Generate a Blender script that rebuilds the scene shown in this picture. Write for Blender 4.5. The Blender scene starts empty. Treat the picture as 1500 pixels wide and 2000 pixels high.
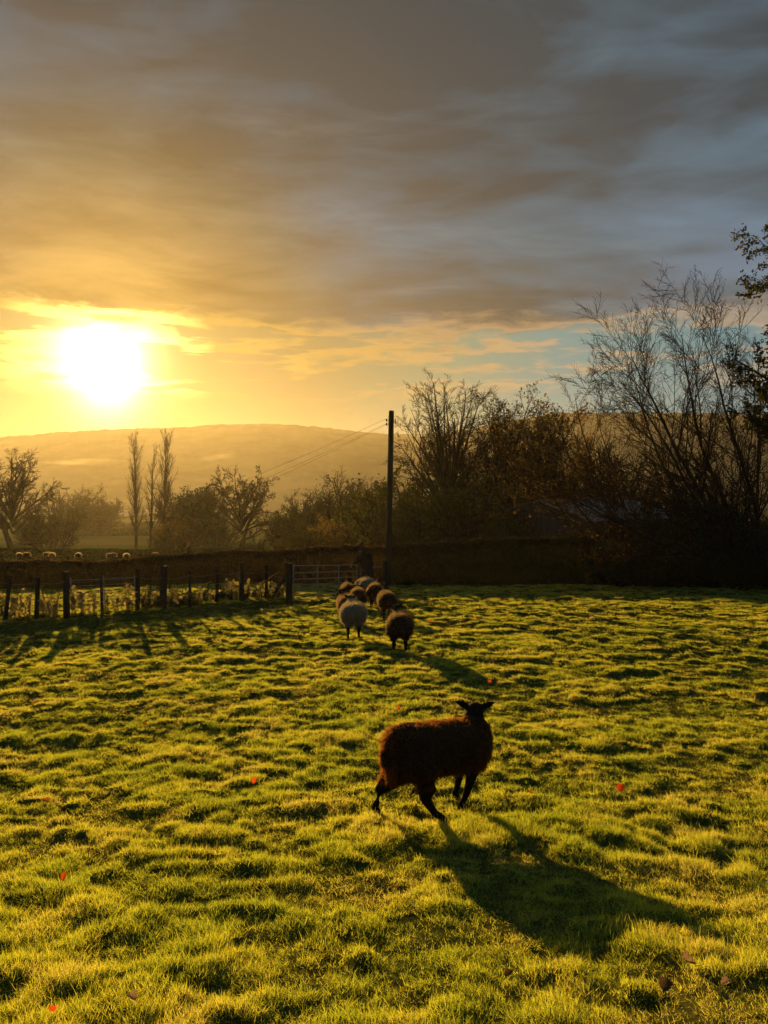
import bpy, bmesh, math, random
import numpy as np
from mathutils import Vector, Matrix, Quaternion

sc = bpy.context.scene
COL = sc.collection
rad = math.radians

# ------------------------------------------------------------------ camera
CZ = 2.1                       # eye height over the world's zero level
F = 1500.0                     # focal length in pixels of the 1500x2000 photograph
HY = 985.0                     # row of the true horizon
cam_d = bpy.data.cameras.new('camera')
cam = bpy.data.objects.new('camera', cam_d)
COL.objects.link(cam)
cam.location = (0, 0, CZ)
cam.rotation_euler = (rad(90), 0, 0)
cam_d.sensor_fit = 'VERTICAL'
cam_d.sensor_height = 36.0
cam_d.lens = 36.0 * F / 2000.0
cam_d.shift_y = (HY - 1000.0) / 2000.0
cam_d.clip_start = 0.05
cam_d.clip_end = 20000
sc.camera = cam

# ------------------------------------------------------------------ light and sky
SUN_AZ, SUN_EL = rad(-19.8), rad(9.9)
S = Vector((math.sin(SUN_AZ) * math.cos(SUN_EL), math.cos(SUN_AZ) * math.cos(SUN_EL), math.sin(SUN_EL)))
sd = bpy.data.lights.new('sun', 'SUN')
sd.energy = 5.0
sd.angle = rad(0.6)
sd.color = (1.0, 0.55, 0.12)
so = bpy.data.objects.new('sun', sd)
COL.objects.link(so)
so.rotation_euler = (-S).to_track_quat('-Z', 'Y').to_euler()

sc.view_settings.view_transform = 'Standard'
sc.view_settings.look = 'None'
sc.view_settings.exposure = 0.9
sc.view_settings.gamma = 1.0
sc.view_settings.use_curve_mapping = False
sc.render.engine = 'CYCLES'
sc.cycles.use_denoising = True
sc.cycles.max_bounces = 8
sc.cycles.diffuse_bounces = 3
sc.cycles.transmission_bounces = 6
sc.cycles.transparent_max_bounces = 8
sc.cycles.volume_bounces = 0
sc.cycles.sample_clamp_indirect = 6.0

world = bpy.data.worlds.new('World')
sc.world = world
world.use_nodes = True
WT = world.node_tree
WT.nodes.clear()


class NG:
    """small helper for writing node maths"""
    def __init__(self, tree):
        self.t = tree

    def n(self, typ, **kw):
        nd = self.t.nodes.new(typ)
        for k, v in kw.items():
            setattr(nd, k, v)
        return nd

    def put(self, sock, v):
        if hasattr(v, 'is_output') or isinstance(v, bpy.types.NodeSocket):
            self.t.links.new(v, sock)
        else:
            sock.default_value = v

    def m(self, op, a, b=None, c=None, clamp=False):
        nd = self.n('ShaderNodeMath', operation=op)
        nd.use_clamp = clamp
        self.put(nd.inputs[0], a)
        if b is not None:
            self.put(nd.inputs[1], b)
        if c is not None:
            self.put(nd.inputs[2], c)
        return nd.outputs[0]

    def v(self, op, a, b=None):
        nd = self.n('ShaderNodeVectorMath', operation=op)
        self.put(nd.inputs[0], a)
        if b is not None:
            self.put(nd.inputs[1], b)
        return nd.outputs['Value'] if op in ('DOT_PRODUCT', 'LENGTH') else nd.outputs[0]

    def xyz(self, a, b, c):
        nd = self.n('ShaderNodeCombineXYZ')
        for i, q in enumerate((a, b, c)):
            self.put(nd.inputs[i], q)
        return nd.outputs[0]

    def noise(self, vec, scale, detail=4.0, rough=0.55, dist=0.0):
        nd = self.n('ShaderNodeTexNoise')
        self.put(nd.inputs['Vector'], vec)
        nd.inputs['Scale'].default_value = scale
        nd.inputs['Detail'].default_value = detail
        nd.inputs['Roughness'].default_value = rough
        nd.inputs['Distortion'].default_value = dist
        return nd.outputs[0]

    def ramp(self, fac, stops, interp='LINEAR'):
        nd = self.n('ShaderNodeValToRGB')
        cr = nd.color_ramp
        cr.interpolation = interp
        while len(cr.elements) < len(stops):
            cr.elements.new(0.5)
        for e, (p, c) in zip(cr.elements, stops):
            e.position = p
            e.color = (*c, 1.0) if len(c) == 3 else c
        self.put(nd.inputs[0], fac)
        return nd.outputs[0]

    def sstep(self, x, a, b):
        nd = self.n('ShaderNodeMapRange', interpolation_type='SMOOTHSTEP')
        self.put(nd.inputs[0], x)
        self.put(nd.inputs[1], a)
        self.put(nd.inputs[2], b)
        nd.inputs[3].default_value = 0.0
        nd.inputs[4].default_value = 1.0
        return nd.outputs[0]

    def mix(self, f, a, b, blend='MIX'):
        nd = self.n('ShaderNodeMix', data_type='RGBA', blend_type=blend)
        self.put(nd.inputs[0], f)
        self.put(nd.inputs[6], a if not isinstance(a, tuple) else (*a, 1.0))
        self.put(nd.inputs[7], b if not isinstance(b, tuple) else (*b, 1.0))
        return nd.outputs[2]

    def scale(self, col, k):
        return self.v('MULTIPLY', col, self.xyz(k, k, k))


g = NG(WT)
D = g.n('ShaderNodeTexCoord').outputs['Generated']
D = g.v('NORMALIZE', D)
sep = g.n('ShaderNodeSeparateXYZ')
g.put(sep.inputs[0], D)
DX, DY, DZ = sep.outputs
el = g.m('MULTIPLY', g.m('ARCSINE', DZ), 57.2958)
th = g.m('MULTIPLY', g.m('ARCCOSINE', g.m('MINIMUM', g.v('DOT_PRODUCT', D, tuple(S)), 0.99999)), 57.2958)

nish = g.n('ShaderNodeTexSky', sky_type='NISHITA')
nish.sun_disc = False
nish.sun_elevation = SUN_EL
nish.sun_rotation = SUN_AZ
nish.air_density = 1.0
nish.dust_density = 1.2
sky_base = g.scale(nish.outputs[0], 0.055)

# clear band of sky under the cloud deck: gold by the sun, pale teal away from it
clear = g.ramp(g.m('DIVIDE', th, 60.0), [(0.0000, (0.180, 0.160, 0.000)), (0.0917, (0.150, 0.130, 0.000)), (0.1333, (0.140, 0.100, 0.005)), (0.2333, (0.100, 0.085, 0.020)), (0.4167, (0.115, 0.240, 0.180)), (0.5333, (0.080, 0.270, 0.300)), (1.0000, (0.100, 0.260, 0.360))])
clear = g.mix(0.12, clear, sky_base)

# high cloud deck: soft streaks on a flat sheet overhead
inv = g.m('DIVIDE', 1.0, g.m('ADD', g.m('MAXIMUM', DZ, 0.0), 0.10))
P2 = g.xyz(g.m('MULTIPLY', DX, inv), g.m('MULTIPLY', DY, inv), 0.0)
rot = g.n('ShaderNodeMapping')
rot.inputs['Rotation'].default_value = (0, 0, rad(-38))
rot.inputs['Scale'].default_value = (0.55, 1.0, 1.0)
g.put(rot.inputs[0], P2)
P3 = rot.outputs[0]
nA = g.noise(P3, 1.15, 5.0, 0.5, 0.25)
nB = g.noise(P3, 3.4, 6.0, 0.55, 0.5)
nC = g.noise(P3, 0.6, 3.0, 0.5, 0.2)
nD = g.noise(g.v('MULTIPLY', D, (5.0, 5.0, 22.0)), 1.0, 6.0, 0.58, 0.6)
deck_col = g.ramp(g.m('DIVIDE', th, 60.0), [(0.0000, (0.520, 0.310, 0.070)), (0.0750, (0.440, 0.260, 0.060)), (0.1500, (0.220, 0.145, 0.060)), (0.2250, (0.110, 0.110, 0.085)), (0.2917, (0.050, 0.100, 0.140)), (0.3667, (0.030, 0.095, 0.150)), (0.5000, (0.035, 0.100, 0.150)), (0.7000, (0.055, 0.115, 0.165)), (1.0000, (0.075, 0.140, 0.200))])
shade = g.m('ADD', g.m('MULTIPLY', g.m('SUBTRACT', nA, 0.5), 2.6), g.m('ADD', g.m('MULTIPLY', g.m('SUBTRACT', nB, 0.5), 2.4), 1.0))
shade = g.m('ADD', shade, g.m('MULTIPLY', g.m('SUBTRACT', nC, 0.5), 1.4))
shade = g.m('ADD', shade, g.m('MULTIPLY', g.m('SUBTRACT', nD, 0.5), 1.9))
shade = g.m('MINIMUM', g.m('MAXIMUM', shade, 0.5), 2.0)
deck_col = g.scale(deck_col, shade)
# thin places where blue shows through
thin = g.m('MULTIPLY', g.sstep(nA, 0.53, 0.66), g.sstep(th, 24.0, 46.0))
deck_col = g.mix(g.m('MULTIPLY', thin, 0.55), deck_col, (0.14, 0.23, 0.36))
streak = g.sstep(nB, 0.58, 0.76)
warm = g.ramp(g.m('DIVIDE', th, 60.0), [(0.0000, (1.100, 0.600, 0.160)), (0.2000, (0.340, 0.220, 0.110)), (0.3500, (0.160, 0.160, 0.140)), (0.8000, (0.140, 0.160, 0.170)), (1.0000, (0.150, 0.180, 0.200))])
deck_col = g.mix(g.m('MULTIPLY', streak, 0.35), deck_col, warm)

# ragged lower edge of the deck and thin bars below it
V1 = g.xyz(g.m('MULTIPLY', DX, 5.0), g.m('MULTIPLY', DY, 5.0), g.m('MULTIPLY', DZ, 34.0))
V2 = g.xyz(g.m('MULTIPLY', DX, 14.0), g.m('MULTIPLY', DY, 14.0), g.m('MULTIPLY', DZ, 60.0))
e1 = g.noise(V1, 1.0, 5.0, 0.55, 0.3)
e2 = g.noise(V2, 1.0, 5.0, 0.6, 0.4)
edge = g.m('ADD', el, g.m('ADD', g.m('MULTIPLY', g.m('SUBTRACT', e1, 0.5), 2.0), g.m('MULTIPLY', g.m('SUBTRACT', e2, 0.5), 3.2)))
mask = g.sstep(edge, 12.2, 12.9)
rim = g.m('MULTIPLY', mask, g.m('SUBTRACT', 1.0, g.sstep(edge, 12.5, 14.0)))
rimcol = g.ramp(g.m('DIVIDE', th, 60.0), [(0.0000, (6.000, 4.400, 1.400)), (0.0667, (3.600, 2.400, 0.600)), (0.1250, (0.620, 0.400, 0.070)), (0.2833, (0.520, 0.310, 0.080)), (0.4167, (0.500, 0.320, 0.150)), (0.5667, (0.530, 0.370, 0.220)), (1.0000, (0.400, 0.380, 0.340))])
deck_col = g.mix(g.m('MULTIPLY', rim, 0.85), deck_col, rimcol)
bar = g.m('MULTIPLY', g.sstep(e1, 0.49, 0.55), g.m('MULTIPLY', g.sstep(el, 7.2, 9.0), g.sstep(e2, 0.35, 0.55)))
barcol = g.mix(g.sstep(e1, 0.60, 0.70), rimcol, g.scale(rimcol, 0.62))
sky = g.mix(g.m('MULTIPLY', bar, 0.85), clear, barcol)
sky = g.mix(mask, sky, deck_col)

# aureole of the veiled sun
thc = g.m('MULTIPLY', g.v('LENGTH', g.v('MULTIPLY', g.v('SUBTRACT', D, tuple(S)), (1.0, 1.0, 0.74))), 57.2958)
core = g.m('MULTIPLY', g.m('EXPONENT', g.m('MULTIPLY', g.m('POWER', g.m('DIVIDE', thc, 1.35), 1.25), -1.0)), 9.0)
halo = g.m('MULTIPLY', g.m('EXPONENT', g.m('DIVIDE', th, -1.9)), 1.7)
under = g.m('SUBTRACT', 1.0, g.m('MULTIPLY', mask, 0.93))
glow = g.v('ADD', g.scale(g.xyz(1.0, 0.90, 0.60), core), g.scale(g.xyz(1.0, 0.86, 0.16), halo))
sky = g.v('ADD', sky, g.scale(glow, under))
bg = g.n('ShaderNodeBackground')
g.put(bg.inputs[0], sky)
bg.inputs[1].default_value = 0.48
wo = g.n('ShaderNodeOutputWorld')
WT.links.new(bg.outputs[0], wo.inputs[0])
world.cycles.sampling_method = 'MANUAL'
world.cycles.sample_map_resolution = 1024


# ------------------------------------------------------------------ helpers
def P(px, py, d):
    """world point seen at pixel (px, py) of the photograph, d metres out"""
    return Vector(((px - 750.0) / F * d, d, CZ - (py - HY) / F * d))


def tag(o, label=None, cat=None, group=None, kind=None):
    if label:
        o['label'] = label
    if cat:
        o['category'] = cat
    if group:
        o['group'] = group
    if kind:
        o['kind'] = kind
    return o


def empty(name, loc, rz=0.0):
    o = bpy.data.objects.new(name, None)
    COL.objects.link(o)
    o.location = loc
    o.rotation_euler = (0, 0, rz)
    o.empty_display_size = 0.2
    return o


def link(name, me, parent=None, loc=None):
    o = bpy.data.objects.new(name, me)
    COL.objects.link(o)
    if parent is not None:
        o.parent = parent
    if loc is not None:
        o.location = loc
    return o


def np_mesh(name, V, Fc, mat, smooth=False):
    me = bpy.data.meshes.new(name)
    V = np.asarray(V, dtype=np.float32).reshape(-1, 3)
    Fc = np.asarray(Fc, dtype=np.int32)
    k = Fc.shape[1]
    me.vertices.add(len(V))
    me.vertices.foreach_set('co', V.ravel())
    me.loops.add(Fc.size)
    me.loops.foreach_set('vertex_index', Fc.ravel())
    me.polygons.add(len(Fc))
    me.polygons.foreach_set('loop_start', np.arange(0, Fc.size, k, dtype=np.int32))
    if smooth:
        me.polygons.foreach_set('use_smooth', np.ones(len(Fc), dtype=bool))
    me.update(calc_edges=True)
    me.validate()
    for m_ in (mat if isinstance(mat, (list, tuple)) else [mat]):
        me.materials.append(m_)
    return me


def copy_tree(o, parent=None, deep=True):
    c = o.copy()
    COL.objects.link(c)
    if parent is not None:
        c.parent = parent
    if deep:
        for ch in list(o.children):
            copy_tree(ch, c)
    return c


def unit(a):
    return a / np.maximum(np.linalg.norm(a, axis=-1, keepdims=True), 1e-9)


def vnoise(x, y, seed=0):
    x = np.asarray(x, dtype=np.float64)
    y = np.asarray(y, dtype=np.float64)
    ix = np.floor(x).astype(np.int64)
    iy = np.floor(y).astype(np.int64)
    fx, fy = x - ix, y - iy
    fx = fx * fx * fx * (fx * (fx * 6 - 15) + 10)
    fy = fy * fy * fy * (fy * (fy * 6 - 15) + 10)

    def h(a, b):
        n = (a * 374761393 + b * 668265263 + seed * 974634777) & 0xffffffff
        n = ((n ^ (n >> 13)) * 1274126177) & 0xffffffff
        n = ((n ^ (n >> 15)) * 2246822519) & 0xffffffff
        n = n ^ (n >> 16)
        return (n & 0xffff) / 65535.0
    a = h(ix, iy) * (1 - fx) + h(ix + 1, iy) * fx
    b = h(ix, iy + 1) * (1 - fx) + h(ix + 1, iy + 1) * fx
    return a * (1 - fy) + b * fy


def sstep(x, a, b):
    t = np.clip((np.asarray(x, dtype=float) - a) / (b - a), 0, 1)
    return t * t * (3 - 2 * t)


# ------------------------------------------------------------------ lie of the land
_pd = np.array([-400, -60, -10, 0, 1.5, 2.3, 3.07, 4.0, 5.0, 6.2, 8.0, 12.0, 17.0, 23.0, 30.0, 40.0, 48.0, 70.0, 130.0, 200.0, 300.0, 1800.0, 5000.0])
_pz = np.array([-1.2, -1.2, -1.22, -1.28, -1.50, -1.645, -1.80, -1.965, -2.085, -2.19, -2.29, -2.44, -2.655, -2.92, -3.20, -3.42, -3.56, -4.95, -7.4, -9.1, -10.4, -10.4, -10.4])
_sl = np.gradient(_pz, _pd)
for _i in range(1, len(_pd) - 1):
    _a = (_pz[_i] - _pz[_i - 1]) / (_pd[_i] - _pd[_i - 1])
    _b = (_pz[_i + 1] - _pz[_i]) / (_pd[_i + 1] - _pd[_i])
    _sl[_i] = 0.0 if _a * _b <= 0 else 2 * _a * _b / (_a + _b)
_sl[0] = _sl[-1] = 0.0


def profile(d):
    d = np.clip(np.asarray(d, dtype=float), _pd[0], _pd[-1])
    i = np.clip(np.searchsorted(_pd, d) - 1, 0, len(_pd) - 2)
    h = _pd[i + 1] - _pd[i]
    t = (d - _pd[i]) / h
    return ((2 * t**3 - 3 * t**2 + 1) * _pz[i] + (t**3 - 2 * t**2 + t) * h * _sl[i]
            + (-2 * t**3 + 3 * t**2) * _pz[i + 1] + (t**3 - t**2) * h * _sl[i + 1]) + CZ


BANK = np.array([(-13.0, 8.5), (-8.5, 13.2), (-7.3, 14.5), (-5.1, 16.9), (-2.75, 20.7), (-2.2, 21.3)])   # foot of the fence bank


def bank_side(x, y):
    """signed distance to the foot of the bank (positive behind it), and position along it"""
    x = np.asarray(x, float)
    y = np.asarray(y, float)
    best = np.full(x.shape, 1e9)
    sgn = np.zeros(x.shape)
    al = np.zeros(x.shape)
    acc = 0.0
    for i in range(len(BANK) - 1):
        a, b = BANK[i], BANK[i + 1]
        e = b - a
        L = np.hypot(*e)
        t = np.clip(((x - a[0]) * e[0] + (y - a[1]) * e[1]) / L**2, 0, 1)
        dx, dy = x - a[0] - t * e[0], y - a[1] - t * e[1]
        dd = np.hypot(dx, dy)
        s = e[0] * dy - e[1] * dx
        m_ = dd < best
        best = np.where(m_, dd, best)
        sgn = np.where(m_, np.sign(s), sgn)
        al = np.where(m_, acc + t * L, al)
        acc += L
    return best * sgn, al


def tuss(x, y):
    """tussockiness of the pasture, 0..1"""
    wx = x + 0.20 * (vnoise(x * 2.3, y * 2.3, 31) - 0.5)
    wy = y + 0.20 * (vnoise(x * 2.3, y * 2.3, 32) - 0.5)
    c = vnoise(wx * 0.8, wy * 0.8, 5)
    n = 0.34 * vnoise(wx * 3.7, wy * 4.4, 3) + 0.44 * vnoise(wx * 8.3, wy * 9.4, 4) + 0.22 * c
    f = 0.40 * vnoise(wx * 2.5, wy * 3.2, 6) + 0.42 * vnoise(wx * 5.6, wy * 7.0, 8) + 0.18 * c
    w = sstep(y, 5.0, 13.0)
    return sstep(n * (1 - w) + f * w, 0.34, 0.74)


def ground(x, y, fine=True):
    x = np.asarray(x, float)
    y = np.asarray(y, float)
    z = profile(y)
    s, al = bank_side(x, y)
    bh = 0.17 * sstep(-x, 1.9, 4.2) + 0.07
    z = z + bh * sstep(s, 0.0, 0.45) * (1 - sstep(s, 5.0, 11.0)) * (x < -1.5)
    near = 1 - sstep(y, 26.0, 34.0)
    z = z + near * 0.10 * (vnoise(x * 0.45, y * 0.45, 1) - 0.5)
    z = z + sstep(y, 40, 120) * 0.8 * (vnoise(x * 0.03, y * 0.03, 7) - 0.5)
    if fine:
        amp = near * (0.042 + 0.052 * sstep(y, 4, 14))
        z = z + amp * tuss(x, y) + near * 0.016 * (vnoise(x * 11, y * 11, 9) - 0.5)
    return z


def gz(x, y):
    return float(ground(np.array([x]), np.array([y]))[0])


def place(px, d):
    """ground point under image column px, d metres out"""
    x = (px - 750.0) / F * d
    return Vector((x, d, gz(x, d)))


# ------------------------------------------------------------------ materials
def mat(name):
    m_ = bpy.data.materials.new(name)
    m_.use_nodes = True
    m_.node_tree.nodes.clear()
    gg = NG(m_.node_tree)
    out = gg.n('ShaderNodeOutputMaterial')
    return m_, gg, out


def simple_mat(name, c1, c2, scale=8.0, rough=0.85, bump=0.0, spec=0.2, metal=0.0, detail=4.0, stretch=None):
    m_, gg, out = mat(name)
    tc = gg.n('ShaderNodeTexCoord').outputs['Object']
    if stretch:
        tc = gg.v('MULTIPLY', tc, stretch)
    nz = gg.noise(tc, scale, detail)
    col = gg.mix(gg.sstep(nz, 0.3, 0.7), c1, c2)
    b = gg.n('ShaderNodeBsdfPrincipled')
    gg.put(b.inputs['Base Color'], col)
    b.inputs['Roughness'].default_value = rough
    b.inputs['Metallic'].default_value = metal
    b.inputs['Specular IOR Level'].default_value = spec
    if bump:
        bn = gg.n('ShaderNodeBump')
        bn.inputs['Strength'].default_value = bump
        bn.inputs['Distance'].default_value = 0.02
        gg.put(bn.inputs['Height'], nz)
        gg.put(b.inputs['Normal'], bn.outputs[0])
    gg.put(out.inputs[0], b.outputs[0])
    return m_


def leaf_mat(name, c1, c2, t1, t2, amount=0.5, gloss=0.0, attr=None):
    """two-sided foliage / fibre: diffuse plus translucent, varied piece by piece"""
    m_, gg, out = mat(name)
    if attr:
        a = gg.n('ShaderNodeAttribute')
        a.attribute_name = attr
        f = a.outputs['Fac']
    else:
        gnode = gg.n('ShaderNodeNewGeometry')
        f = gnode.outputs['Random Per Island']
    d_ = gg.n('ShaderNodeBsdfDiffuse')
    gg.put(d_.inputs[0], gg.mix(f, c1, c2))
    t_ = gg.n('ShaderNodeBsdfTranslucent')
    gg.put(t_.inputs[0], gg.mix(f, t1, t2))
    mx = gg.n('ShaderNodeMixShader')
    mx.inputs[0].default_value = amount
    gg.put(mx.inputs[1], d_.outputs[0])
    gg.put(mx.inputs[2], t_.outputs[0])
    res = mx.outputs[0]
    if gloss:
        gl = gg.n('ShaderNodeBsdfGlossy')
        gl.inputs['Roughness'].default_value = 0.42
        gl.inputs[0].default_value = (0.6, 0.6, 0.55, 1)
        m2 = gg.n('ShaderNodeMixShader')
        m2.inputs[0].default_value = gloss
        gg.put(m2.inputs[1], res)
        gg.put(m2.inputs[2], gl.outputs[0])
        res = m2.outputs[0]
    gg.put(out.inputs[0], res)
    return m_


M = {}
M['bark'] = simple_mat('bark', (0.026, 0.019, 0.013), (0.052, 0.039, 0.027), 6.0, 0.95, 0.4, 0.1, stretch=(1, 1, 0.2))
M['twig'] = simple_mat('twig', (0.022, 0.016, 0.011), (0.040, 0.029, 0.020), 3.0, 0.95, 0, 0.04)
M['hedge'] = leaf_mat('hedge_leaf', (0.024, 0.034, 0.014), (0.040, 0.042, 0.020), (0.03, 0.07, 0.025), (0.06, 0.08, 0.03), 0.28)
M['hedge_brown'] = leaf_mat('brown_hedge_leaf', (0.045, 0.036, 0.020), (0.085, 0.060, 0.032), (0.12, 0.09, 0.035), (0.24, 0.16, 0.06), 0.4)
M['autumn'] = leaf_mat('autumn_leaf', (0.045, 0.042, 0.014), (0.10, 0.065, 0.02), (0.17, 0.14, 0.03), (0.30, 0.18, 0.04), 0.45)
M['evergreen'] = leaf_mat('dark_leaf', (0.020, 0.030, 0.010), (0.045, 0.050, 0.016), (0.05, 0.07, 0.015), (0.12, 0.11, 0.02), 0.3)
M['dry'] = leaf_mat('dry_stalk', (0.16, 0.13, 0.06), (0.32, 0.26, 0.12), (0.30, 0.26, 0.09), (0.55, 0.48, 0.2), 0.45)
M['wood'] = simple_mat('weathered_wood', (0.020, 0.015, 0.010), (0.045, 0.034, 0.023), 5.0, 0.9, 0.5, 0.15, stretch=(3, 3, 0.25))
M['pole'] = simple_mat('pole_wood', (0.028, 0.023, 0.014), (0.055, 0.045, 0.028), 6.0, 0.9, 0.4, 0.15, stretch=(3, 3, 0.12))
M['galv'] = simple_mat('galvanised_steel', (0.19, 0.17, 0.14), (0.28, 0.25, 0.21), 9.0, 0.65, 0.0, 0.4, 0.5)
M['wire'] = simple_mat('cable', (0.012, 0.011, 0.010), (0.020, 0.018, 0.016), 2.0, 1.0, 0, 0.0)
M['roof'] = simple_mat('roof_sheet', (0.085, 0.088, 0.082), (0.13, 0.13, 0.12), 3.0, 0.6, 0.1, 0.3)
M['boards'] = simple_mat('shed_boards', (0.045, 0.038, 0.030), (0.08, 0.068, 0.052), 5.0, 0.9, 0.2, 0.1, stretch=(3, 3, 0.2))
M['stone'] = simple_mat('stone_wall', (0.20, 0.17, 0.14), (0.32, 0.28, 0.23), 2.0, 0.9)
M['hill'] = simple_mat('hill_cover', (0.015, 0.022, 0.010), (0.13, 0.12, 0.055), 0.011, 1.0, 0, 0.0)

# pasture soil under the blades, greener further off where the blades are no longer built
m_, gg, out = mat('pasture')
tc = gg.n('ShaderNodeNewGeometry').outputs['Position']
n1 = gg.noise(tc, 1.1, 5.0, 0.6)
n2 = gg.noise(tc, 14.0, 4.0, 0.6)
near_col = gg.mix(gg.sstep(n2, 0.35, 0.65), (0.035, 0.042, 0.010), (0.080, 0.088, 0.018))
near_col = gg.mix(gg.m('MULTIPLY', gg.sstep(n1, 0.55, 0.75), 0.5), near_col, (0.080, 0.060, 0.028))
sx = gg.n('ShaderNodeSeparateXYZ')
gg.put(sx.inputs[0], tc)
nf = gg.noise(gg.v('MULTIPLY', tc, (0.006, 0.022, 0.0)), 1.0, 3.0, 0.5)
far_col = gg.mix(gg.sstep(nf, 0.40, 0.60), (0.060, 0.082, 0.020), (0.105, 0.095, 0.040))
far_col = gg.mix(gg.m('MULTIPLY', gg.sstep(n1, 0.4, 0.7), 0.4), far_col, (0.05, 0.06, 0.018))
col = gg.mix(gg.sstep(sx.outputs[1], 26.0, 45.0), near_col, far_col)
b = gg.n('ShaderNodeBsdfDiffuse')
gg.put(b.inputs[0], col)
bn = gg.n('ShaderNodeBump')
bn.inputs['Strength'].default_value = 0.6
bn.inputs['Distance'].default_value = 0.03
gg.put(bn.inputs['Height'], n2)
gg.put(b.inputs['Normal'], bn.outputs[0])
gg.put(out.inputs[0], b.outputs[0])
M['pasture'] = m_

# ------------------------------------------------------------------ ground sheet
rows = np.concatenate([[-300, -150, -70, -35, -18, -9, -5, -3, -1.5, -0.5, 0.2, 0.7], np.geomspace(1.1, 34, 520), np.geomspace(34.6, 1200, 110)])
inner = np.linspace(-0.62, 0.62, 345)
outer = np.array([0.66, 0.72, 0.8, 0.9, 1.05, 1.3, 1.7, 2.4, 3.6, 6.0, 12.0, 30.0, 90.0])
cols = np.concatenate([-outer[::-1], inner, outer])
RR, UU = np.meshgrid(rows, cols, indexing='ij')
W = 1.6 + np.abs(RR)
LIM = 1950.0
XX = LIM * np.tanh(UU * W / LIM)
ZZ = ground(XX, RR)
nr, nc = RR.shape
idx = np.arange(nr * nc).reshape(nr, nc)
Fq = np.stack([idx[:-1, :-1], idx[:-1, 1:], idx[1:, 1:], idx[1:, :-1]], -1).reshape(-1, 4)
me = np_mesh('field', np.stack([XX, RR, ZZ], -1), Fq, M['pasture'], True)
field = tag(link('field', me), kind='structure')

# ------------------------------------------------------------------ the long hill across the valley
hx = np.array([-2600, -1400, -800, -300, 0, 100, 200, 300, 360, 400, 450, 550, 620, 680, 756, 830, 900, 1000, 1090, 1420, 1550, 1800, 2400, 3600, 6000])
hy = np.array([930, 905, 885, 866, 851, 843, 838, 836, 834, 830, 828, 828, 833, 841, 847, 848, 840, 822, 807, 806, 810, 826, 850, 880, 930])
cx = np.concatenate([np.linspace(-2600, -300, 40), np.linspace(-290, 1800, 420), np.linspace(1815, 6000, 40)])
ry = np.interp(cx, hx, hy) + 2.2 * (vnoise(cx * 0.07, cx * 0, 11) - 0.5) + 1.6 * (vnoise(cx * 0.3, cx * 0, 12) - 0.5)
hr = np.concatenate([np.linspace(0, 1, 46), [1.08, 1.2]])
D0, D1 = 1050.0, 1600.0
HV = []
for t in hr:
    d = D0 + (D1 - D0) * t
    az = np.arctan((cx - 750) / F)
    # rows follow an arc so that the flanks stay inside the haze
    dd = d * np.cos(az) if False else d
    x = (cx - 750) / F * dd
    x = 1900 * np.tanh(x / 1900)
    rz = CZ - (ry - HY) / F * D1
    base = CZ - 10.6
    if t <= 1:
        s_ = 3 * t**2 - 2 * t**3
        s_ = 0.65 * s_ + 0.35 * t
        z = base + (rz - base) * s_ + 13 * math.sin(math.pi * t) * (vnoise(x * 0.0035, x * 0 + d * 0.0035, 14) - 0.5)
    else:
        z = rz - 25 * (t - 1) / 0.2
    HV.append(np.stack([x, np.full_like(x, dd), z], -1))
HV = np.array(HV)
nr, nc = HV.shape[:2]
idx = np.arange(nr * nc).reshape(nr, nc)
Fq = np.stack([idx[:-1, :-1], idx[:-1, 1:], idx[1:, 1:], idx[1:, :-1]], -1).reshape(-1, 4)
hill = tag(link('hill', np_mesh('hill', HV, Fq, M['hill'], True)), kind='structure')

# ------------------------------------------------------------------ haze
m_, gg, out = mat('haze')
pv = gg.n('ShaderNodeVolumePrincipled')
pv.inputs['Color'].default_value = (0.97, 0.95, 0.91, 1)
pv.inputs['Density'].default_value = 0.000112
pv.inputs['Anisotropy'].default_value = 0.61
gg.put(out.inputs['Volume'], pv.outputs[0])
M['haze'] = m_
HB = (-2000, 2000, -320, 1960, CZ - 12.4, 203.0)
x0, x1, y0, y1, z0, z1 = HB
hv = [(x, y, z) for z in (z0, z1) for y in (y0, y1) for x in (x0, x1)]
hf = [(0, 2, 3, 1), (4, 5, 7, 6), (0, 1, 5, 4), (2, 6, 7, 3), (0, 4, 6, 2), (1, 3, 7, 5)]
tag(link('haze', np_mesh('haze', hv, hf, M['haze'])), kind='stuff')


# ------------------------------------------------------------------ tubes and trees
def tubes(Pts, Rad, sides):
    """Pts (N,K,3), Rad (N,K) -> verts, quads"""
    N, K, _ = Pts.shape
    T = np.gradient(Pts, axis=1)
    T = unit(T)
    ref = np.where(np.abs(T[..., 2:3]) > 0.9, np.array([1.0, 0, 0]), np.array([0, 0, 1.0]))
    U = unit(np.cross(T, ref))
    Vv = np.cross(T, U)
    a = np.arange(sides) * 2 * math.pi / sides
    ring = U[:, :, None, :] * np.cos(a)[None, None, :, None] + Vv[:, :, None, :] * np.sin(a)[None, None, :, None]
    V = Pts[:, :, None, :] + ring * Rad[:, :, None, None]
    base = (np.arange(N) * K * sides)[:, None, None]
    k = np.arange(K - 1)[None, :, None] * sides
    s = np.arange(sides)[None, None, :]
    s2 = (s + 1) % sides
    Fq = np.stack([base + k + s, base + k + s2, base + k + sides + s2, base + k + sides + s], -1).reshape(-1, 4)
    return V.reshape(-1, 3), Fq


def merge(parts):
    Vs, Fs, o = [], [], 0
    for v, f in parts:
        Vs.append(v)
        Fs.append(f + o)
        o += len(v)
    return np.concatenate(Vs), np.concatenate(Fs)


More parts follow.
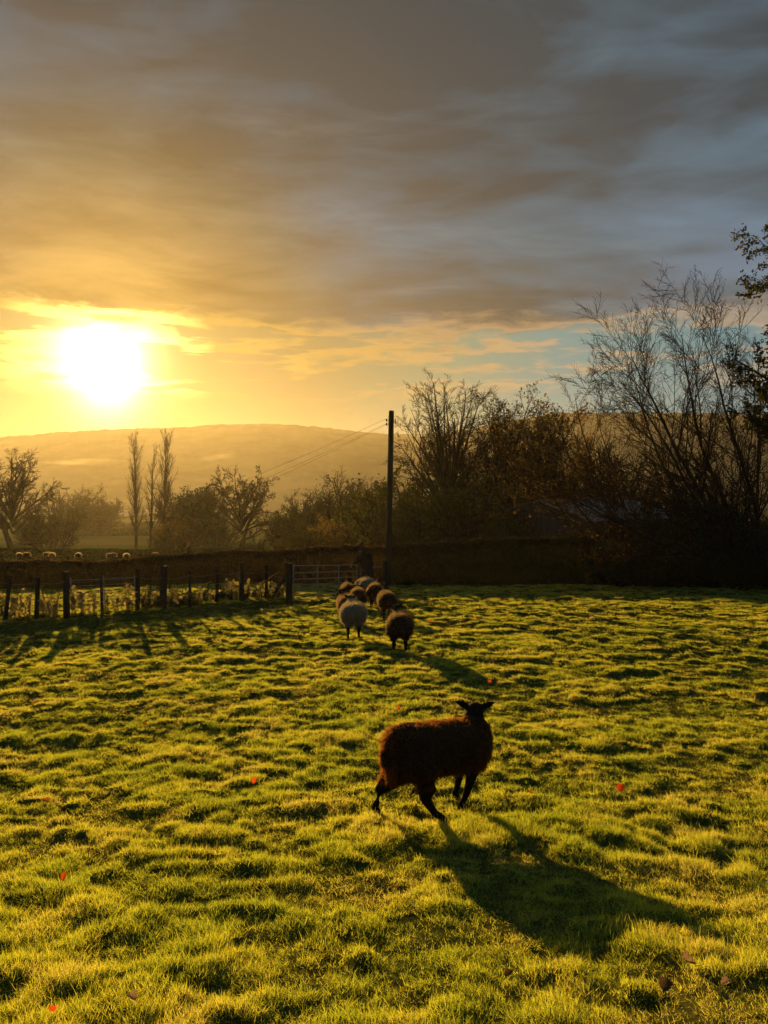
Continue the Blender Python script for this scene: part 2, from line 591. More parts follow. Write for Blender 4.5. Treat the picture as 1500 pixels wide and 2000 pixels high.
def grow_level(rng, P0, D0_, L0, R0, K, jit, up, taper=0.35):
    N = len(P0)
    Pts = np.zeros((N, K + 1, 3))
    Pts[:, 0] = P0
    d = D0_.copy()
    for k in range(K):
        d = unit(d + rng.normal(0, jit, (N, 3)) + np.array([0, 0, up]))
        Pts[:, k + 1] = Pts[:, k] + d * (L0 / K)[:, None]
    t = np.linspace(0, 1, K + 1)[None, :]
    Rd = R0[:, None] * (1 - (1 - taper) * t)
    return Pts, Rd


def spawn(rng, Pts, Rd, L, n, t0, t1, ang, angj, lr, rr, tl=0.5, rmin=0.004):
    """children of each branch: n per branch along t0..t1"""
    N, K1, _ = Pts.shape
    t = (np.arange(n)[None, :] + rng.random((N, n))) / n * (t1 - t0) + t0
    f = t * (K1 - 1)
    i = np.clip(f.astype(int), 0, K1 - 2)
    w = (f - i)[..., None]
    b = np.arange(N)[:, None]
    p = Pts[b, i] * (1 - w) + Pts[b, i + 1] * w
    tan = unit(Pts[b, i + 1] - Pts[b, i])
    r = Rd[b, i] * (1 - w[..., 0]) + Rd[b, i + 1] * w[..., 0]
    q = rng.normal(0, 1, (N, n, 3))
    q = unit(q - (q * tan).sum(-1, keepdims=True) * tan)
    a = np.radians(ang + rng.normal(0, angj, (N, n)))[..., None]
    d = unit(tan * np.cos(a) + q * np.sin(a))
    ln = L[:, None] * lr * (1 - tl * (t - t0) / max(1e-6, t1 - t0)) * rng.uniform(0.7, 1.25, (N, n))
    rad_ = np.maximum(r * rr, rmin)
    return p.reshape(-1, 3), d.reshape(-1, 3), ln.ravel(), rad_.ravel()


def leaf_quads(rng, pts, size, flat=0.0, var=0.5):
    n = len(pts)
    a = unit(rng.normal(0, 1, (n, 3)) * np.array([1, 1, 1 - flat]))
    b = unit(np.cross(a, rng.normal(0, 1, (n, 3))))
    s = size * rng.uniform(1 - var, 1 + var, n)[:, None]
    V = np.stack([pts - a * s, pts + b * s * 0.6, pts + a * s, pts - b * s * 0.6], 1).reshape(-1, 3)
    Fq = np.arange(4 * n).reshape(n, 4)
    return V, Fq


def build_tree(seed, first, levels, trunk_levels=2, rmin=0.006, leaf=None):
    """first: list of (start, direction, length, radius, K, jitter, up); levels: dicts for spawn/grow.
    returns verts/quads of the trunk with its limbs, of the crown's twigs, and leaf points"""
    rng = np.random.default_rng(seed)
    trunk, crown = [], []
    P0 = np.array([f[0] for f in first], float)
    Dv = unit(np.array([f[1] for f in first], float))
    L = np.array([f[2] for f in first], float)
    R = np.array([f[3] for f in first], float)
    K, jit, up = first[0][4:7]
    Pts, Rd = grow_level(rng, P0, Dv, L, R, K, jit, up, first[0][7] if len(first[0]) > 7 else 0.3)
    trunk.append(tubes(Pts, Rd, 9))
    cur = (Pts, Rd, L)
    allc = [cur]
    for li, lv in enumerate(levels):
        src = cur
        p, d, ln, r = spawn(rng, *src, lv['n'], lv.get('t0', 0.3), lv.get('t1', 1.0), lv['ang'], lv.get('angj', 10), lv['lr'], lv.get('rr', 0.6), lv.get('tl', 0.5), rmin)
        Pts, Rd = grow_level(rng, p, d, ln, r, lv.get('K', 4), lv.get('jit', 0.12), lv.get('up', 0.06), lv.get('taper', 0.4))
        sides = 6 if li == 0 else (4 if li == 1 else 3)
        (trunk if li + 1 < trunk_levels else crown).append(tubes(Pts, Rd, sides))
        cur = (Pts, Rd, ln)
        allc.append(cur)
    tips = cur[0]
    return trunk, crown, tips, rng


def tree_thing(name, loc, trunk, crown, label, cat='tree', group=None, leaves=None, leafmat=None, rz=0.0, cmat=None):
    e = empty(name, loc, rz)
    tag(e, label, cat, group)
    if trunk:
        link('trunk', np_mesh('trunk', *merge(trunk), M['bark'], True), e)
    if crown:
        link('crown', np_mesh('crown', *merge(crown), cmat or M['twig'], False), e)
    if leaves is not None:
        o = link('leaves', np_mesh('leaves', *leaves, leafmat or M['autumn']), e)
        o['kind'] = 'stuff'
    return e


def tip_points(rng, tips, n, spread, lo=0.3):
    N, K1, _ = tips.shape
    b = rng.integers(0, N, n)
    f = rng.uniform(lo, 1.0, n) * (K1 - 1)
    i = np.clip(f.astype(int), 0, K1 - 2)
    w = (f - i)[:, None]
    return tips[b, i] * (1 - w) + tips[b, i + 1] * w + rng.normal(0, spread, (n, 3))


def mesh_top(me_):
    co = np.zeros(len(me_.vertices) * 3, np.float32)
    me_.vertices.foreach_get('co', co)
    return float(np.percentile(co[2::3], 99.6))


def put_tree(e, px, d, sink=0.1, top=None, wide=1.0):
    """stand a tree under column px, d metres out, its crown reaching row top"""
    e.location = place(px, d) - Vector((0, 0, sink))
    if top is not None:
        z = max(mesh_top(c.data) for c in e.children)
        k = (P(px, top, d).z - e.location.z) / z
        e.scale = (k * wide, k * wide, k)


# --- large bare tree by the pole: a fan of many rising limbs
def dome_limbs(rs, H, n, fork0, fork1, cz, rx, rz, emin, r0, short=0.84, jit=0.04, up=0.004, base=0.05):
    """limbs that leave the bole between two heights and end on a dome"""
    first = [((0, 0, -0.25), (0.015, 0, 1), H * 0.74, r0, 9, 0.03, 0.02, 0.10)]
    for i in range(n):
        q = (i + 0.5) / n
        a = i * 2.39996 + rs.uniform(-0.25, 0.25)
        e_ = math.asin(math.sin(emin) + (1 - math.sin(emin)) * q) * 0.97
        tip = np.array([rx * math.cos(e_) * math.cos(a), rx * math.cos(e_) * math.sin(a), cz + rz * math.sin(e_)])
        st = np.array([base * math.cos(a), base * math.sin(a), fork0 + (fork1 - fork0) * (0.25 + 0.75 * q) * rs.uniform(0.7, 1.1)])
        dv = tip - st
        L = np.linalg.norm(dv) * short * rs.uniform(0.94, 1.06)
        first.append((tuple(st), tuple(unit(dv)), L, r0 * rs.uniform(0.34, 0.5), 9, jit, up, 0.10))
    return [(f[0], f[1], f[2], f[3], 9, jit, up, 0.10) for f in first]


def vase_tree(seed, H, rx, n1=16, dens=1.0, rmin=0.008, r0=0.26, emin=0.05, cz=0.58, lr=0.27):
    rs = np.random.default_rng(seed + 500)
    first = dome_limbs(rs, H, n1, H * 0.14, H * 0.36, H * cz, rx, H * (1 - cz), emin, r0)
    lv = [dict(n=int(13 * dens), t0=0.2, t1=1.0, ang=37, angj=11, lr=lr, rr=0.5, tl=0.10, K=5, jit=0.09, up=0.02),
          dict(n=int(10 * dens), t0=0.12, t1=1.0, ang=36, angj=11, lr=0.40, rr=0.5, tl=0.3, K=3, jit=0.09, up=0.04),
          dict(n=int(8 * dens), t0=0.12, t1=1.0, ang=36, angj=12, lr=0.46, rr=0.6, tl=0.25, K=1, jit=0.11, up=0.03)]
    return build_tree(seed, first, lv, 2, rmin)


tr, cr, tips, rng = vase_tree(11, 12.6, 3.9, 36, 0.9, emin=-0.25, lr=0.21)
t = tree_thing('bare_tree', (0, 0, 0), tr, cr, 'large bare tree with fanned branches just beyond the utility pole', group='bare trees behind the hedge')
put_tree(t, 878, 54, 0.1, 742, 1.1)
tr, cr, tips, rng = vase_tree(12, 12.2, 2.6, 20, 0.85, lr=0.22)
lf = leaf_quads(rng, tip_points(rng, tips, 4200, 0.14), 0.07)
t = tree_thing('bare_tree', (0, 0, 0), tr, cr, 'dense upright bare tree directly right of the fanned bare tree, dotted with dark leaves',
               group='bare trees behind the hedge', leaves=lf, leafmat=M['evergreen'])
put_tree(t, 985, 56, 0.1, 755)
tr, cr, tips, rng = vase_tree(13, 10.4, 3.2, 15, 0.85, emin=-0.4, cz=0.5)
lf = leaf_quads(rng, tip_points(rng, tips, 12000, 0.2, 0.0), 0.08)
t = tree_thing('autumn_tree', (0, 0, 0), tr, cr, 'rounded tree still holding yellow brown leaves behind the shed', leaves=lf, leafmat=M['autumn'])
put_tree(t, 1064, 53, 0.1, 782)

# --- spreading bare oak in the valley
def oak(seed, H, rx, dens=1.0, rmin=0.02, r0=0.42, n1=16, emin=-0.1, cz=0.5, f0=0.16, f1=0.42):
    rs = np.random.default_rng(seed + 900)
    first = dome_limbs(rs, H, n1, H * f0, H * f1, H * cz, rx, H * (1 - cz), emin, r0, 0.80, 0.085, 0.0)
    lv = [dict(n=10, t0=0.22, t1=1.0, ang=44, angj=13, lr=0.30, rr=0.55, tl=0.2, K=6, jit=0.13, up=0.02),
          dict(n=int(8 * dens), t0=0.15, t1=1, ang=44, angj=15, lr=0.42, rr=0.55, tl=0.35, K=4, jit=0.15, up=0.03),
          dict(n=int(7 * dens), t0=0.15, t1=1, ang=44, angj=16, lr=0.45, rr=0.6, tl=0.3, K=1, jit=0.16, up=0.02)]
    return build_tree(seed, first, lv, 2, rmin)


tr, cr, tips, rng = oak(21, 13.0, 6.0, 1.0, 0.022, cz=0.55)
lf = leaf_quads(rng, tip_points(rng, tips, 900, 0.2), 0.13)
t = tree_thing('oak_tree', (0, 0, 0), tr, cr, 'dome shaped oak with bare spreading branches in the valley, right of the poplars', leaves=lf, leafmat=M['evergreen'])
put_tree(t, 470, 112, 0.6, 912)
tr, cr, tips, rng = oak(22, 16.0, 6.2, 1.0, 0.020, 0.45, 18, 0.0, 0.55, 0.12, 0.4)
t = tree_thing('bare_tree', (0, 0, 0), tr, cr, 'tall bare tree with forked trunk at the left edge of the valley')
put_tree(t, 24, 108, 0.6, 880)
tr, cr, tips, rng = oak(23, 10.0, 3.0, 0.9, 0.02, 0.25, 12, -0.2, 0.55)
lf = leaf_quads(rng, tip_points(rng, tips, 5000, 0.25, 0.1), 0.16)
t = tree_thing('bushy_tree', (0, 0, 0), tr, cr, 'small rounded brown tree left of the oak with a clear stem', leaves=lf, leafmat=M['hedge'])
put_tree(t, 385, 128, 0.5, 950)

# --- poplars
def poplar(seed, H, dens=1.0, rmin=0.015):
    first = [((0, 0, -0.3), (0.0, 0, 1), H * 1.0, 0.30, 12, 0.012, 0.05, 0.08)]
    lv = [dict(n=int(60 * dens), t0=0.14, t1=0.97, ang=27, angj=8, lr=0.235, rr=0.35, tl=0.35, K=5, jit=0.05, up=0.16, taper=0.3),
          dict(n=8, t0=0.15, t1=1, ang=26, angj=9, lr=0.36, rr=0.55, tl=0.4, K=3, jit=0.08, up=0.14),
          dict(n=4, t0=0.2, t1=1, ang=26, angj=9, lr=0.5, rr=0.6, tl=0.3, K=2, jit=0.1, up=0.1)]
    return build_tree(seed, first, lv, 1, rmin)


for px, H, sd_, dn, lb in ((266, 20.6, 31, 1.0, 'leftmost poplar of three, tall and slender with bare upright twigs'),
                           (294, 17.6, 32, 0.45, 'thin middle poplar, shortest and sparsest of the three'),
                           (322, 20.4, 33, 1.25, 'fullest poplar of the three, on the side towards the oak')):
    tr, cr, tips, rng = poplar(sd_, H, dn)
    t = tree_thing('poplar_tree', (0, 0, 0), tr, cr, lb, group='row of bare poplars')
    put_tree(t, px, 132, 0.3, {266: 838, 294: 866, 322: 838}[px])

# --- shrubs and bushy trees: dense twig masses, one mesh per kind, copied
def bush(seed, H, Wd, leaves_n, leafsize, lm, stems=16, rmin=0.02, twigs=1.0, up=0.06):
    rs = np.random.default_rng(seed + 77)
    first = []
    for i in range(stems):
        a = i * 2.4
        rr_ = math.sqrt((i + 0.5) / stems)
        first.append(((0.3 * Wd * rr_ * math.cos(a), 0.3 * Wd * rr_ * math.sin(a), -0.2), (0.9 * rr_ * math.cos(a) * Wd / H, 0.9 * rr_ * math.sin(a) * Wd / H, 1.0),
                      H * rs.uniform(0.75, 1.05) * (1.05 - 0.3 * rr_), 0.02 * H, 6, 0.08, up, 0.25))
    lv = [dict(n=int(10 * twigs), t0=0.08, t1=1, ang=42, angj=14, lr=0.40, rr=0.55, tl=0.5, K=4, jit=0.14, up=up),
          dict(n=int(7 * twigs), t0=0.1, t1=1, ang=42, angj=16, lr=0.42, rr=0.6, tl=0.4, K=3, jit=0.16, up=0.04)]
    tr_, cr_, tips_, rng_ = build_tree(seed, first, lv, 1, rmin)
    pts = tip_points(rng_, tips_, leaves_n, H * 0.035, 0.0)
    return tr_, cr_, leaf_quads(rng_, pts, leafsize)


BK, BT = {}, {}
def bush_kind(key, *a, leafmat=None, **k):
    tr_, cr_, lf_ = bush(*a, **k)
    BK[key] = (np_mesh('trunk', *merge(tr_), M['bark'], True), np_mesh('crown', *merge(cr_), M['twig']), np_mesh('leaves', *lf_, leafmat))
    BT[key] = mesh_top(BK[key][1])


bush_kind('thicket', 41, 6.0, 6.5, 3000, 0.10, None, leafmat=M['hedge'], twigs=1.4, rmin=0.016)
bush_kind('thicket_b', 42, 6.0, 5.5, 8500, 0.10, None, leafmat=M['evergreen'], twigs=1.2, rmin=0.016)
bush_kind('gold', 43, 6.0, 6.0, 6500, 0.10, None, leafmat=M['autumn'], twigs=1.2, rmin=0.016)
bush_kind('twiggy', 44, 6.0, 4.6, 500, 0.09, None, leafmat=M['hedge'], stems=13, twigs=1.8, rmin=0.013)


def put_bush(kind, px, d, H, Wk, label, name='bush', cat='bush', group=None, rz=None, leaves_only=False):
    e = empty(name, place(px, d), (px * 0.37) % 6.28 if rz is None else rz)
    k = H / BT[kind]
    e.scale = (k * Wk, k * Wk, k)
    tag(e, label, cat, group)
    tm, cm, lm_ = BK[kind]
    link('trunk', tm, e)
    link('crown', cm, e)
    link('leaves', lm_, e)['kind'] = 'stuff'
    return e


def top_h(py, px, d):
    """height of something whose top is seen at row py"""
    return P(px, py, d).z - place(px, d).z


GB = 'scrub and small trees along the valley treeline'
# left cluster
for kind, px, top, d, wk, lb, nm, ct in (
        ('thicket', 98, 952, 122, 0.72, 'rounded dark tree leaning against the tall bare tree on the left', 'bushy_tree', 'tree'),
        ('thicket', 62, 985, 150, 0.7, 'low dark tree seen through the trunks of the tall bare tree', 'bushy_tree', 'tree'),
        ('twiggy', 150, 955, 260, 1.0, 'small bare tree beside the dark round tree in the far field', 'bushy_tree', 'tree'),
        ('thicket_b', 186, 958, 265, 1.15, 'dark round tree standing alone in the far field left of the poplars', 'bushy_tree', 'tree'),
        ('gold', 352, 1003, 120, 1.1, 'low golden bush glowing at the foot of the fullest poplar', 'golden_bush', 'bush'),
        ('thicket', 318, 1040, 118, 1.2, 'brown scrub around the base of the poplars', 'scrub_bush', 'bush'),
        ('twiggy', 366, 948, 190, 1.3, 'hazy bare tree behind the small brown tree', 'bushy_tree', 'tree'),
        ('thicket', 425, 985, 150, 1.0, 'hazy round tree seen through the gap beside the oak', 'bushy_tree', 'tree')):
    put_bush(kind, px, d, top_h(top, px, d), wk, lb, nm, ct)
# treeline from the oak to the pole and behind the big bare trees
rs = np.random.default_rng(5)
line = [('thicket_b', 562, 990, 96, 0.9), ('thicket', 585, 962, 104, 0.8), ('twiggy', 608, 968, 110, 1.0), ('thicket', 622, 978, 88, 1.1),
        ('twiggy', 655, 960, 92, 1.2), ('twiggy', 690, 926, 98, 0.95), ('thicket_b', 700, 985, 78, 1.1), ('twiggy', 728, 938, 86, 1.0),
        ('thicket', 742, 962, 72, 0.95), ('gold', 655, 1010, 72, 1.0), ('thicket_b', 590, 1022, 70, 1.1), ('thicket', 500, 1046, 84, 1.0)]
labs = ['dark leafy tree low at the right flank of the oak', 'brown round topped tree right of the oak', 'bare twiggy tree in the middle of the treeline',
        'low brown tree in the dip of the treeline', 'twiggy tree below the fine bare crown near the pole', 'tallest bare twiggy tree of the treeline left of the pole',
        'dark leafy bush below the tallest twiggy tree', 'bare twiggy tree nearest the left side of the pole', 'brown bush close behind the utility pole',
        'russet bush low in the treeline above the gate', 'dark low bush above the gate post', 'brown low bush at the foot of the oak']
for (kind, px, top, d, wk), lb in zip(line, labs):
    put_bush(kind, px, d, top_h(top, px, d), wk, lb, 'treeline_tree' if top < 1000 else 'scrub_bush', 'tree' if top < 1000 else 'bush', GB)
und = [('thicket_b', 800, 905, 60, 1.0, 'dark undergrowth tree just right of the pole'), ('thicket', 850, 935, 52, 1.1, 'brown undergrowth below the fanned bare tree'),
       ('thicket_b', 905, 930, 50, 1.0, 'dark leafy undergrowth around the trunk of the fanned tree'), ('thicket', 955, 900, 50, 1.0, 'brown scrub between the two bare trees'),
       ('gold', 1020, 880, 49, 0.8, 'yellow brown bush in front of the rounded leafy tree'), ('thicket', 1110, 890, 56, 0.95, 'tall brown scrub just behind the shed'),
       ('thicket_b', 985, 1000, 44, 0.8, 'low dark bush at the left end of the shed'), ('thicket_b', 1180, 930, 52, 1.0, 'dark bush at the right end of the shed'),
       ('twiggy', 1150, 865, 62, 1.1, 'thin twiggy tree seen behind the leaning tree\'s lowest limbs'), ('thicket', 1260, 960, 46, 1.0, 'brown thicket behind the brambles'),
       ('thicket_b', 1350, 955, 44, 1.1, 'dark thicket behind the leaning tree'), ('thicket', 1440, 960, 42, 1.1, 'thicket filling the corner behind the leaning trunk')]
for kind, px, top, d, wk, lb in und:
    put_bush(kind, px, d, top_h(top, px, d), wk, lb, 'undergrowth_bush', 'bush', 'undergrowth behind the hedge')
bush_kind('bramble', 45, 3.0, 4.2, 9000, 0.045, None, leafmat=M['hedge'], stems=18, rmin=0.008)
bush_kind('bramble_gold', 46, 3.0, 4.0, 7000, 0.05, None, leafmat=M['autumn'], stems=18, rmin=0.008)
for kind, px, top, d, wk, lb in (
        ('bramble_gold', 1195, 1030, 31.0, 0.55, 'yellow leaved bramble on the end of the clipped hedge'), ('bramble', 1245, 1015, 30.2, 0.9, 'bramble mound right of the clipped hedge'),
        ('bramble', 1310, 985, 30.4, 0.9, 'tall bramble mound below the leaning limbs'), ('bramble_gold', 1335, 1010, 32, 0.7, 'bramble with glowing yellow leaves in the middle of the thicket'),
        ('bramble', 1385, 990, 29.4, 0.9, 'dark bramble mound at the foot of the leaning tree'), ('bramble', 1450, 985, 29.6, 1.0, 'bramble mound right of the leaning tree\'s foot'),
        ('bramble', 1530, 980, 30, 1.0, 'bramble mound cut off by the photo edge'), ('bramble', 1420, 1060, 28.6, 0.8, 'low bramble skirt beside the grass below the leaning tree')):
    e = put_bush(kind, px, d, top_h(top, px, d), wk, lb, 'bramble_bush', 'bush', 'brambles under the leaning tree')

# --- the large leaning tree on the right, limbs sweeping up and to the left
def leaning_tree(seed, base, limbs, lv, rmin, trunk=None):
    first = []
    for (az_x, az_y, up_, L, R) in limbs:
        first.append((base, (az_x, az_y, up_), L, R, 12, 0.05, 0.012, 0.10))
    return build_tree(seed, first, lv, 2, rmin)


LV = [dict(n=20, t0=0.14, t1=1.0, ang=36, angj=9, lr=0.34, rr=0.45, tl=0.35, K=7, jit=0.075, up=0.045),
      dict(n=14, t0=0.12, t1=1, ang=38, angj=13, lr=0.40, rr=0.5, tl=0.35, K=4, jit=0.10, up=0.045),
      dict(n=8, t0=0.15, t1=1, ang=34, angj=12, lr=0.44, rr=0.6, tl=0.3, K=1, jit=0.12, up=0.04)]
limbs = [(-1.2, -0.1, 0.62, 10.6, 0.09), (-1.1, -0.25, 0.62, 9.2, 0.10), (-1.0, 0.2, 0.82, 9.6, 0.11), (-0.82, -0.1, 0.95, 10.3, 0.14), (-0.62, 0.3, 1.0, 10.4, 0.12),
         (-0.66, -0.3, 1.0, 9.9, 0.11), (-0.42, 0.05, 1.0, 10.3, 0.12), (-0.2, -0.2, 1.0, 10.0, 0.11), (0.1, 0.2, 1.0, 9.2, 0.10), (0.45, -0.1, 1.0, 8.0, 0.09)]
tr, cr, tips, rng = leaning_tree(51, (0, 0, -0.1), limbs, LV, 0.0068)
lf = leaf_quads(rng, tip_points(rng, tips, 9000, 0.03, 0.6), 0.026)
t = tree_thing('leaning_tree', (0, 0, 0), tr, cr, 'large nearly bare tree on the right, its limbs sweeping up towards the left', leaves=lf, leafmat=M['autumn'])
put_tree(t, 1490, 29.5, 0.2, 580)
limbs = [(-0.85, 0.1, 0.9, 6.6, 0.06), (-0.55, -0.2, 1.0, 6.6, 0.065), (-0.25, 0.2, 1.0, 6.0, 0.06), (-1.1, -0.1, 0.75, 6.2, 0.055), (0.25, 0, 1, 5.0, 0.05), (-0.7, 0.3, 0.6, 5.6, 0.05)]
tr, cr, tips, rng = leaning_tree(52, (0, 0, -0.1), limbs, [dict(LV[0], n=11), dict(LV[1], n=8), dict(LV[2], n=6)], 0.0055)
lf = leaf_quads(rng, tip_points(rng, tips, 2200, 0.03, 0.6), 0.028)
t = tree_thing('leaning_tree', (0, 0, 0), tr, cr, 'smaller bare sapling tree between the shed and the large leaning tree', leaves=lf, leafmat=M['autumn'])
put_tree(t, 1268, 32.5, 0.2, 715)
# leafy oak at the right edge
first = [((0, 0, 0), (-0.02, 0, 1), 10.5, 0.26, 10, 0.04, 0.05, 0.2)]
lv = [dict(n=26, t0=0.45, t1=1, ang=55, angj=16, lr=0.27, rr=0.45, tl=0.10, K=6, jit=0.12, up=0.04),
      dict(n=8, t0=0.25, t1=1, ang=42, angj=14, lr=0.42, rr=0.55, tl=0.4, K=4, jit=0.14, up=0.03),
      dict(n=6, t0=0.2, t1=1, ang=42, angj=14, lr=0.42, rr=0.6, tl=0.3, K=3, jit=0.15, up=0.02)]
tr, cr, tips, rng = build_tree(61, first, lv, 2, 0.008)
lf = leaf_quads(rng, tip_points(rng, tips, 17000, 0.07, 0.3), 0.055)
t = tree_thing('leafy_oak', (0, 0, 0), tr, cr, 'dark leafy oak cut off by the right edge, behind the leaning tree', leaves=lf, leafmat=M['evergreen'])
put_tree(t, 1535, 27.2, 0.2, 455)


# ------------------------------------------------------------------ clipped hedges
def hedge_mesh(seed, line, heights, width, leaf_n, leaf, twig_n, lm):
    """line: list of (px, d); heights in metres at those points. world coordinates relative to the first point."""
    rng = np.random.default_rng(seed)
    pts = np.array([[*place(px, d)] for px, d in line])
    org = pts[0].copy()
    seg = np.cumsum(np.r_[0, np.linalg.norm(np.diff(pts[:, :2], axis=0), axis=1)])

    def at(s):
        return np.stack([np.interp(s, seg, pts[:, k]) for k in range(2)], -1), np.interp(s, seg, heights)
    nrm = np.array([0.0, 1.0])

    def cloud(n, shell):
        s = rng.random(n) * seg[-1]
        c, h = at(s)
        w = width * (0.9 + 0.2 * vnoise(s * 0.8, s * 0, seed))
        h = h * (0.93 + 0.10 * vnoise(s * 1.3, s * 0 + 3, seed) + 0.06 * vnoise(s * 5.3, s * 0 + 5, seed))
        u = rng.random(n) ** 1.1
        side = rng.uniform(-1, 1, n)
        k = rng.random(n)
        # put most pieces on the front, the back and the top
        side = np.where(k < shell * 0.5, np.sign(side) * rng.uniform(0.75, 1.0, n), side)
        u = np.where((k >= shell * 0.5) & (k < shell), rng.uniform(0.92, 1.0, n), u)
        side = side * (1 - 0.12 * u)
        x, y = c[:, 0], c[:, 1] + side * w * 0.5
        z = ground(x, y, False) + u * h
        return np.stack([x, y, z], -1) + rng.normal(0, 0.02, (n, 3)) - org
    lv_ = leaf_quads(rng, cloud(leaf_n, 0.7), leaf)
    p = cloud(twig_n, 0.55)
    d = unit(rng.normal(0, 0.6, (twig_n, 3)) + np.array([0, 0, 0.6]))
    Lg = rng.uniform(0.12, 0.34, twig_n)
    Pts = p[:, None, :] + d[:, None, :] * (Lg[:, None] * np.linspace(-0.5, 0.5, 2)[None])[:, :, None]
    # keep twig ends under the clipped top
    tw = tubes(Pts, np.full((twig_n, 2), 0.0055) * np.linspace(1.2, 0.7, 2)[None], 3)
    # a few shoots above the clipped top
    k_ = rng.random(twig_n) < 0.03
    cs_, hs_ = at(rng.random(twig_n) * seg[-1])
    sh0 = np.stack([cs_[:, 0], cs_[:, 1] + rng.normal(0, width * 0.2, twig_n), ground(cs_[:, 0], cs_[:, 1], False) + hs_ * 0.93], -1)[k_] - org
    sh1 = sh0 + np.stack([rng.normal(0, 0.06, len(sh0)), rng.normal(0, 0.06, len(sh0)), rng.uniform(0.08, 0.26, len(sh0))], -1)
    tw = merge([tw, tubes(np.stack([sh0, (sh0 + sh1) / 2, sh1], 1), np.tile(np.array([0.006, 0.005, 0.003]), (len(sh0), 1)), 3)])
    # inner stems
    ns = int(seg[-1] * 5)
    s = rng.random(ns) * seg[-1]
    c, h = at(s)
    b0 = np.stack([c[:, 0], c[:, 1] + rng.normal(0, width * 0.15, ns), ground(c[:, 0], c[:, 1], False) - 0.05], -1) - org
    b1 = b0 + np.stack([rng.normal(0, 0.12, ns), rng.normal(0, 0.12, ns), h * 0.85], -1)
    st = tubes(np.stack([b0, (b0 + b1) / 2 + rng.normal(0, 0.05, (ns, 3)), b1], 1), np.tile(np.array([0.03, 0.024, 0.012]), (ns, 1)), 5)
    return Vector(org), np_mesh('leaves', *lv_, lm), np_mesh('twigs', *tw, M['twig']), np_mesh('stems', *st, M['bark'])


def hedge(name, seed, line, tops, width, leaf_n, leaf, twig_n, lm, label):
    hs = [top_h(t_, px, d) for (px, d), t_ in zip(line, tops)]
    org, a, b_, c = hedge_mesh(seed, line, hs, width, leaf_n, leaf, twig_n, lm)
    e = empty(name, org)
    tag(e, label, 'hedge')
    link('foliage', a, e)['kind'] = 'stuff'
    link('twigs', b_, e)['kind'] = 'stuff'
    link('stems', c, e)['kind'] = 'stuff'
    return e


hedge('clipped_hedge', 71, [(752, 30.6), (860, 31.0), (1000, 31.4), (1120, 31.8), (1240, 32.2)], [1064, 1060, 1053, 1048, 1044], 1.1, 64000, 0.040, 15000, M['hedge'],
      'long clipped hedge with a flat lit top running from the pole to the brambles')
hedge('clipped_hedge', 72, [(285, 29.0), (420, 29.4), (560, 29.8), (748, 30.4)], [1087, 1079, 1073, 1066], 1.0, 52000, 0.040, 12000, M['hedge_brown'],
      'clipped brown hedge behind the gate, between the post fence and the pole')
hedge('clipped_hedge', 73, [(-160, 28.0), (0, 28.2), (150, 28.5), (290, 29.0)], [1095, 1095, 1093, 1092], 1.0, 40000, 0.040, 8000, M['hedge_brown'],
      'low clipped hedge on the left in front of the grazing sheep')
hedge('field_hedge', 74, [(-250, 72), (0, 72), (150, 73), (300, 74), (480, 76)], [1073, 1072, 1073, 1074, 1071], 1.4, 16000, 0.10, 4000, M['hedge'],
      'dark trimmed field hedge beyond the grazing sheep')
# hedgerows far out in the valley
for i, (pxa, pxb, d, h) in enumerate(((120, 330, 230, 1.6), (60, 300, 330, 2.2), (-200, 340, 520, 3.0), (-300, 420, 900, 5.0))):
    lb = ['nearest thin hedgerow crossing the valley field', 'second hedgerow crossing the valley field', 'hazy hedgerow in front of the far farm', 'farthest pale hedgerow at the foot of the hill'][i]
    pts = [(pxa + (pxb - pxa) * q, d) for q in (0, .33, .66, 1)]
    rngh = np.random.default_rng(80 + i)
    n = 5000
    x = ((pxa + (pxb - pxa) * rngh.random(n)) - 750) / F * d
    y = d + rngh.normal(0, 1.0, n)
    hh = h * (0.6 + 0.8 * vnoise(x * 0.12, x * 0, 90 + i))
    z = ground(x, y, False) + rngh.random(n) * hh
    org = Vector((x.mean(), d, ground(np.array([x.mean()]), np.array([float(d)]), False)[0]))
    lq = leaf_quads(rngh, np.stack([x, y, z], -1) - np.array(org), 0.35 + 0.0012 * d)
    o = link('valley_hedgerow', np_mesh('valley_hedgerow', *lq, M['hedge']), None, org)
    tag(o, lb, 'hedgerow', 'hedgerows across the valley')

# ------------------------------------------------------------------ box and bar helpers
def bars_mesh(name, segs, m_, sides=8, cap=True):
    """segs: list of (p0, p1, r0, r1)"""
    bm = bmesh.new()
    for p0, p1, r0, r1 in segs:
        p0, p1 = Vector(p0), Vector(p1)
        dv = p1 - p0
        q = dv.to_track_quat('Z', 'Y').to_matrix().to_4x4()
        bmesh.ops.create_cone(bm, cap_ends=cap, segments=sides, radius1=r0, radius2=r1, depth=dv.length,
                              matrix=Matrix.Translation((p0 + p1) / 2) @ q)
    me_ = bpy.data.meshes.new(name)
    bm.to_mesh(me_)
    bm.free()
    me_.materials.append(m_)
    return me_


def bar(name, p0, p1, r0, r1, m_, parent=None, sides=8):
    return link(name, bars_mesh(name, [(p0, p1, r0, r1)], m_, sides), parent)


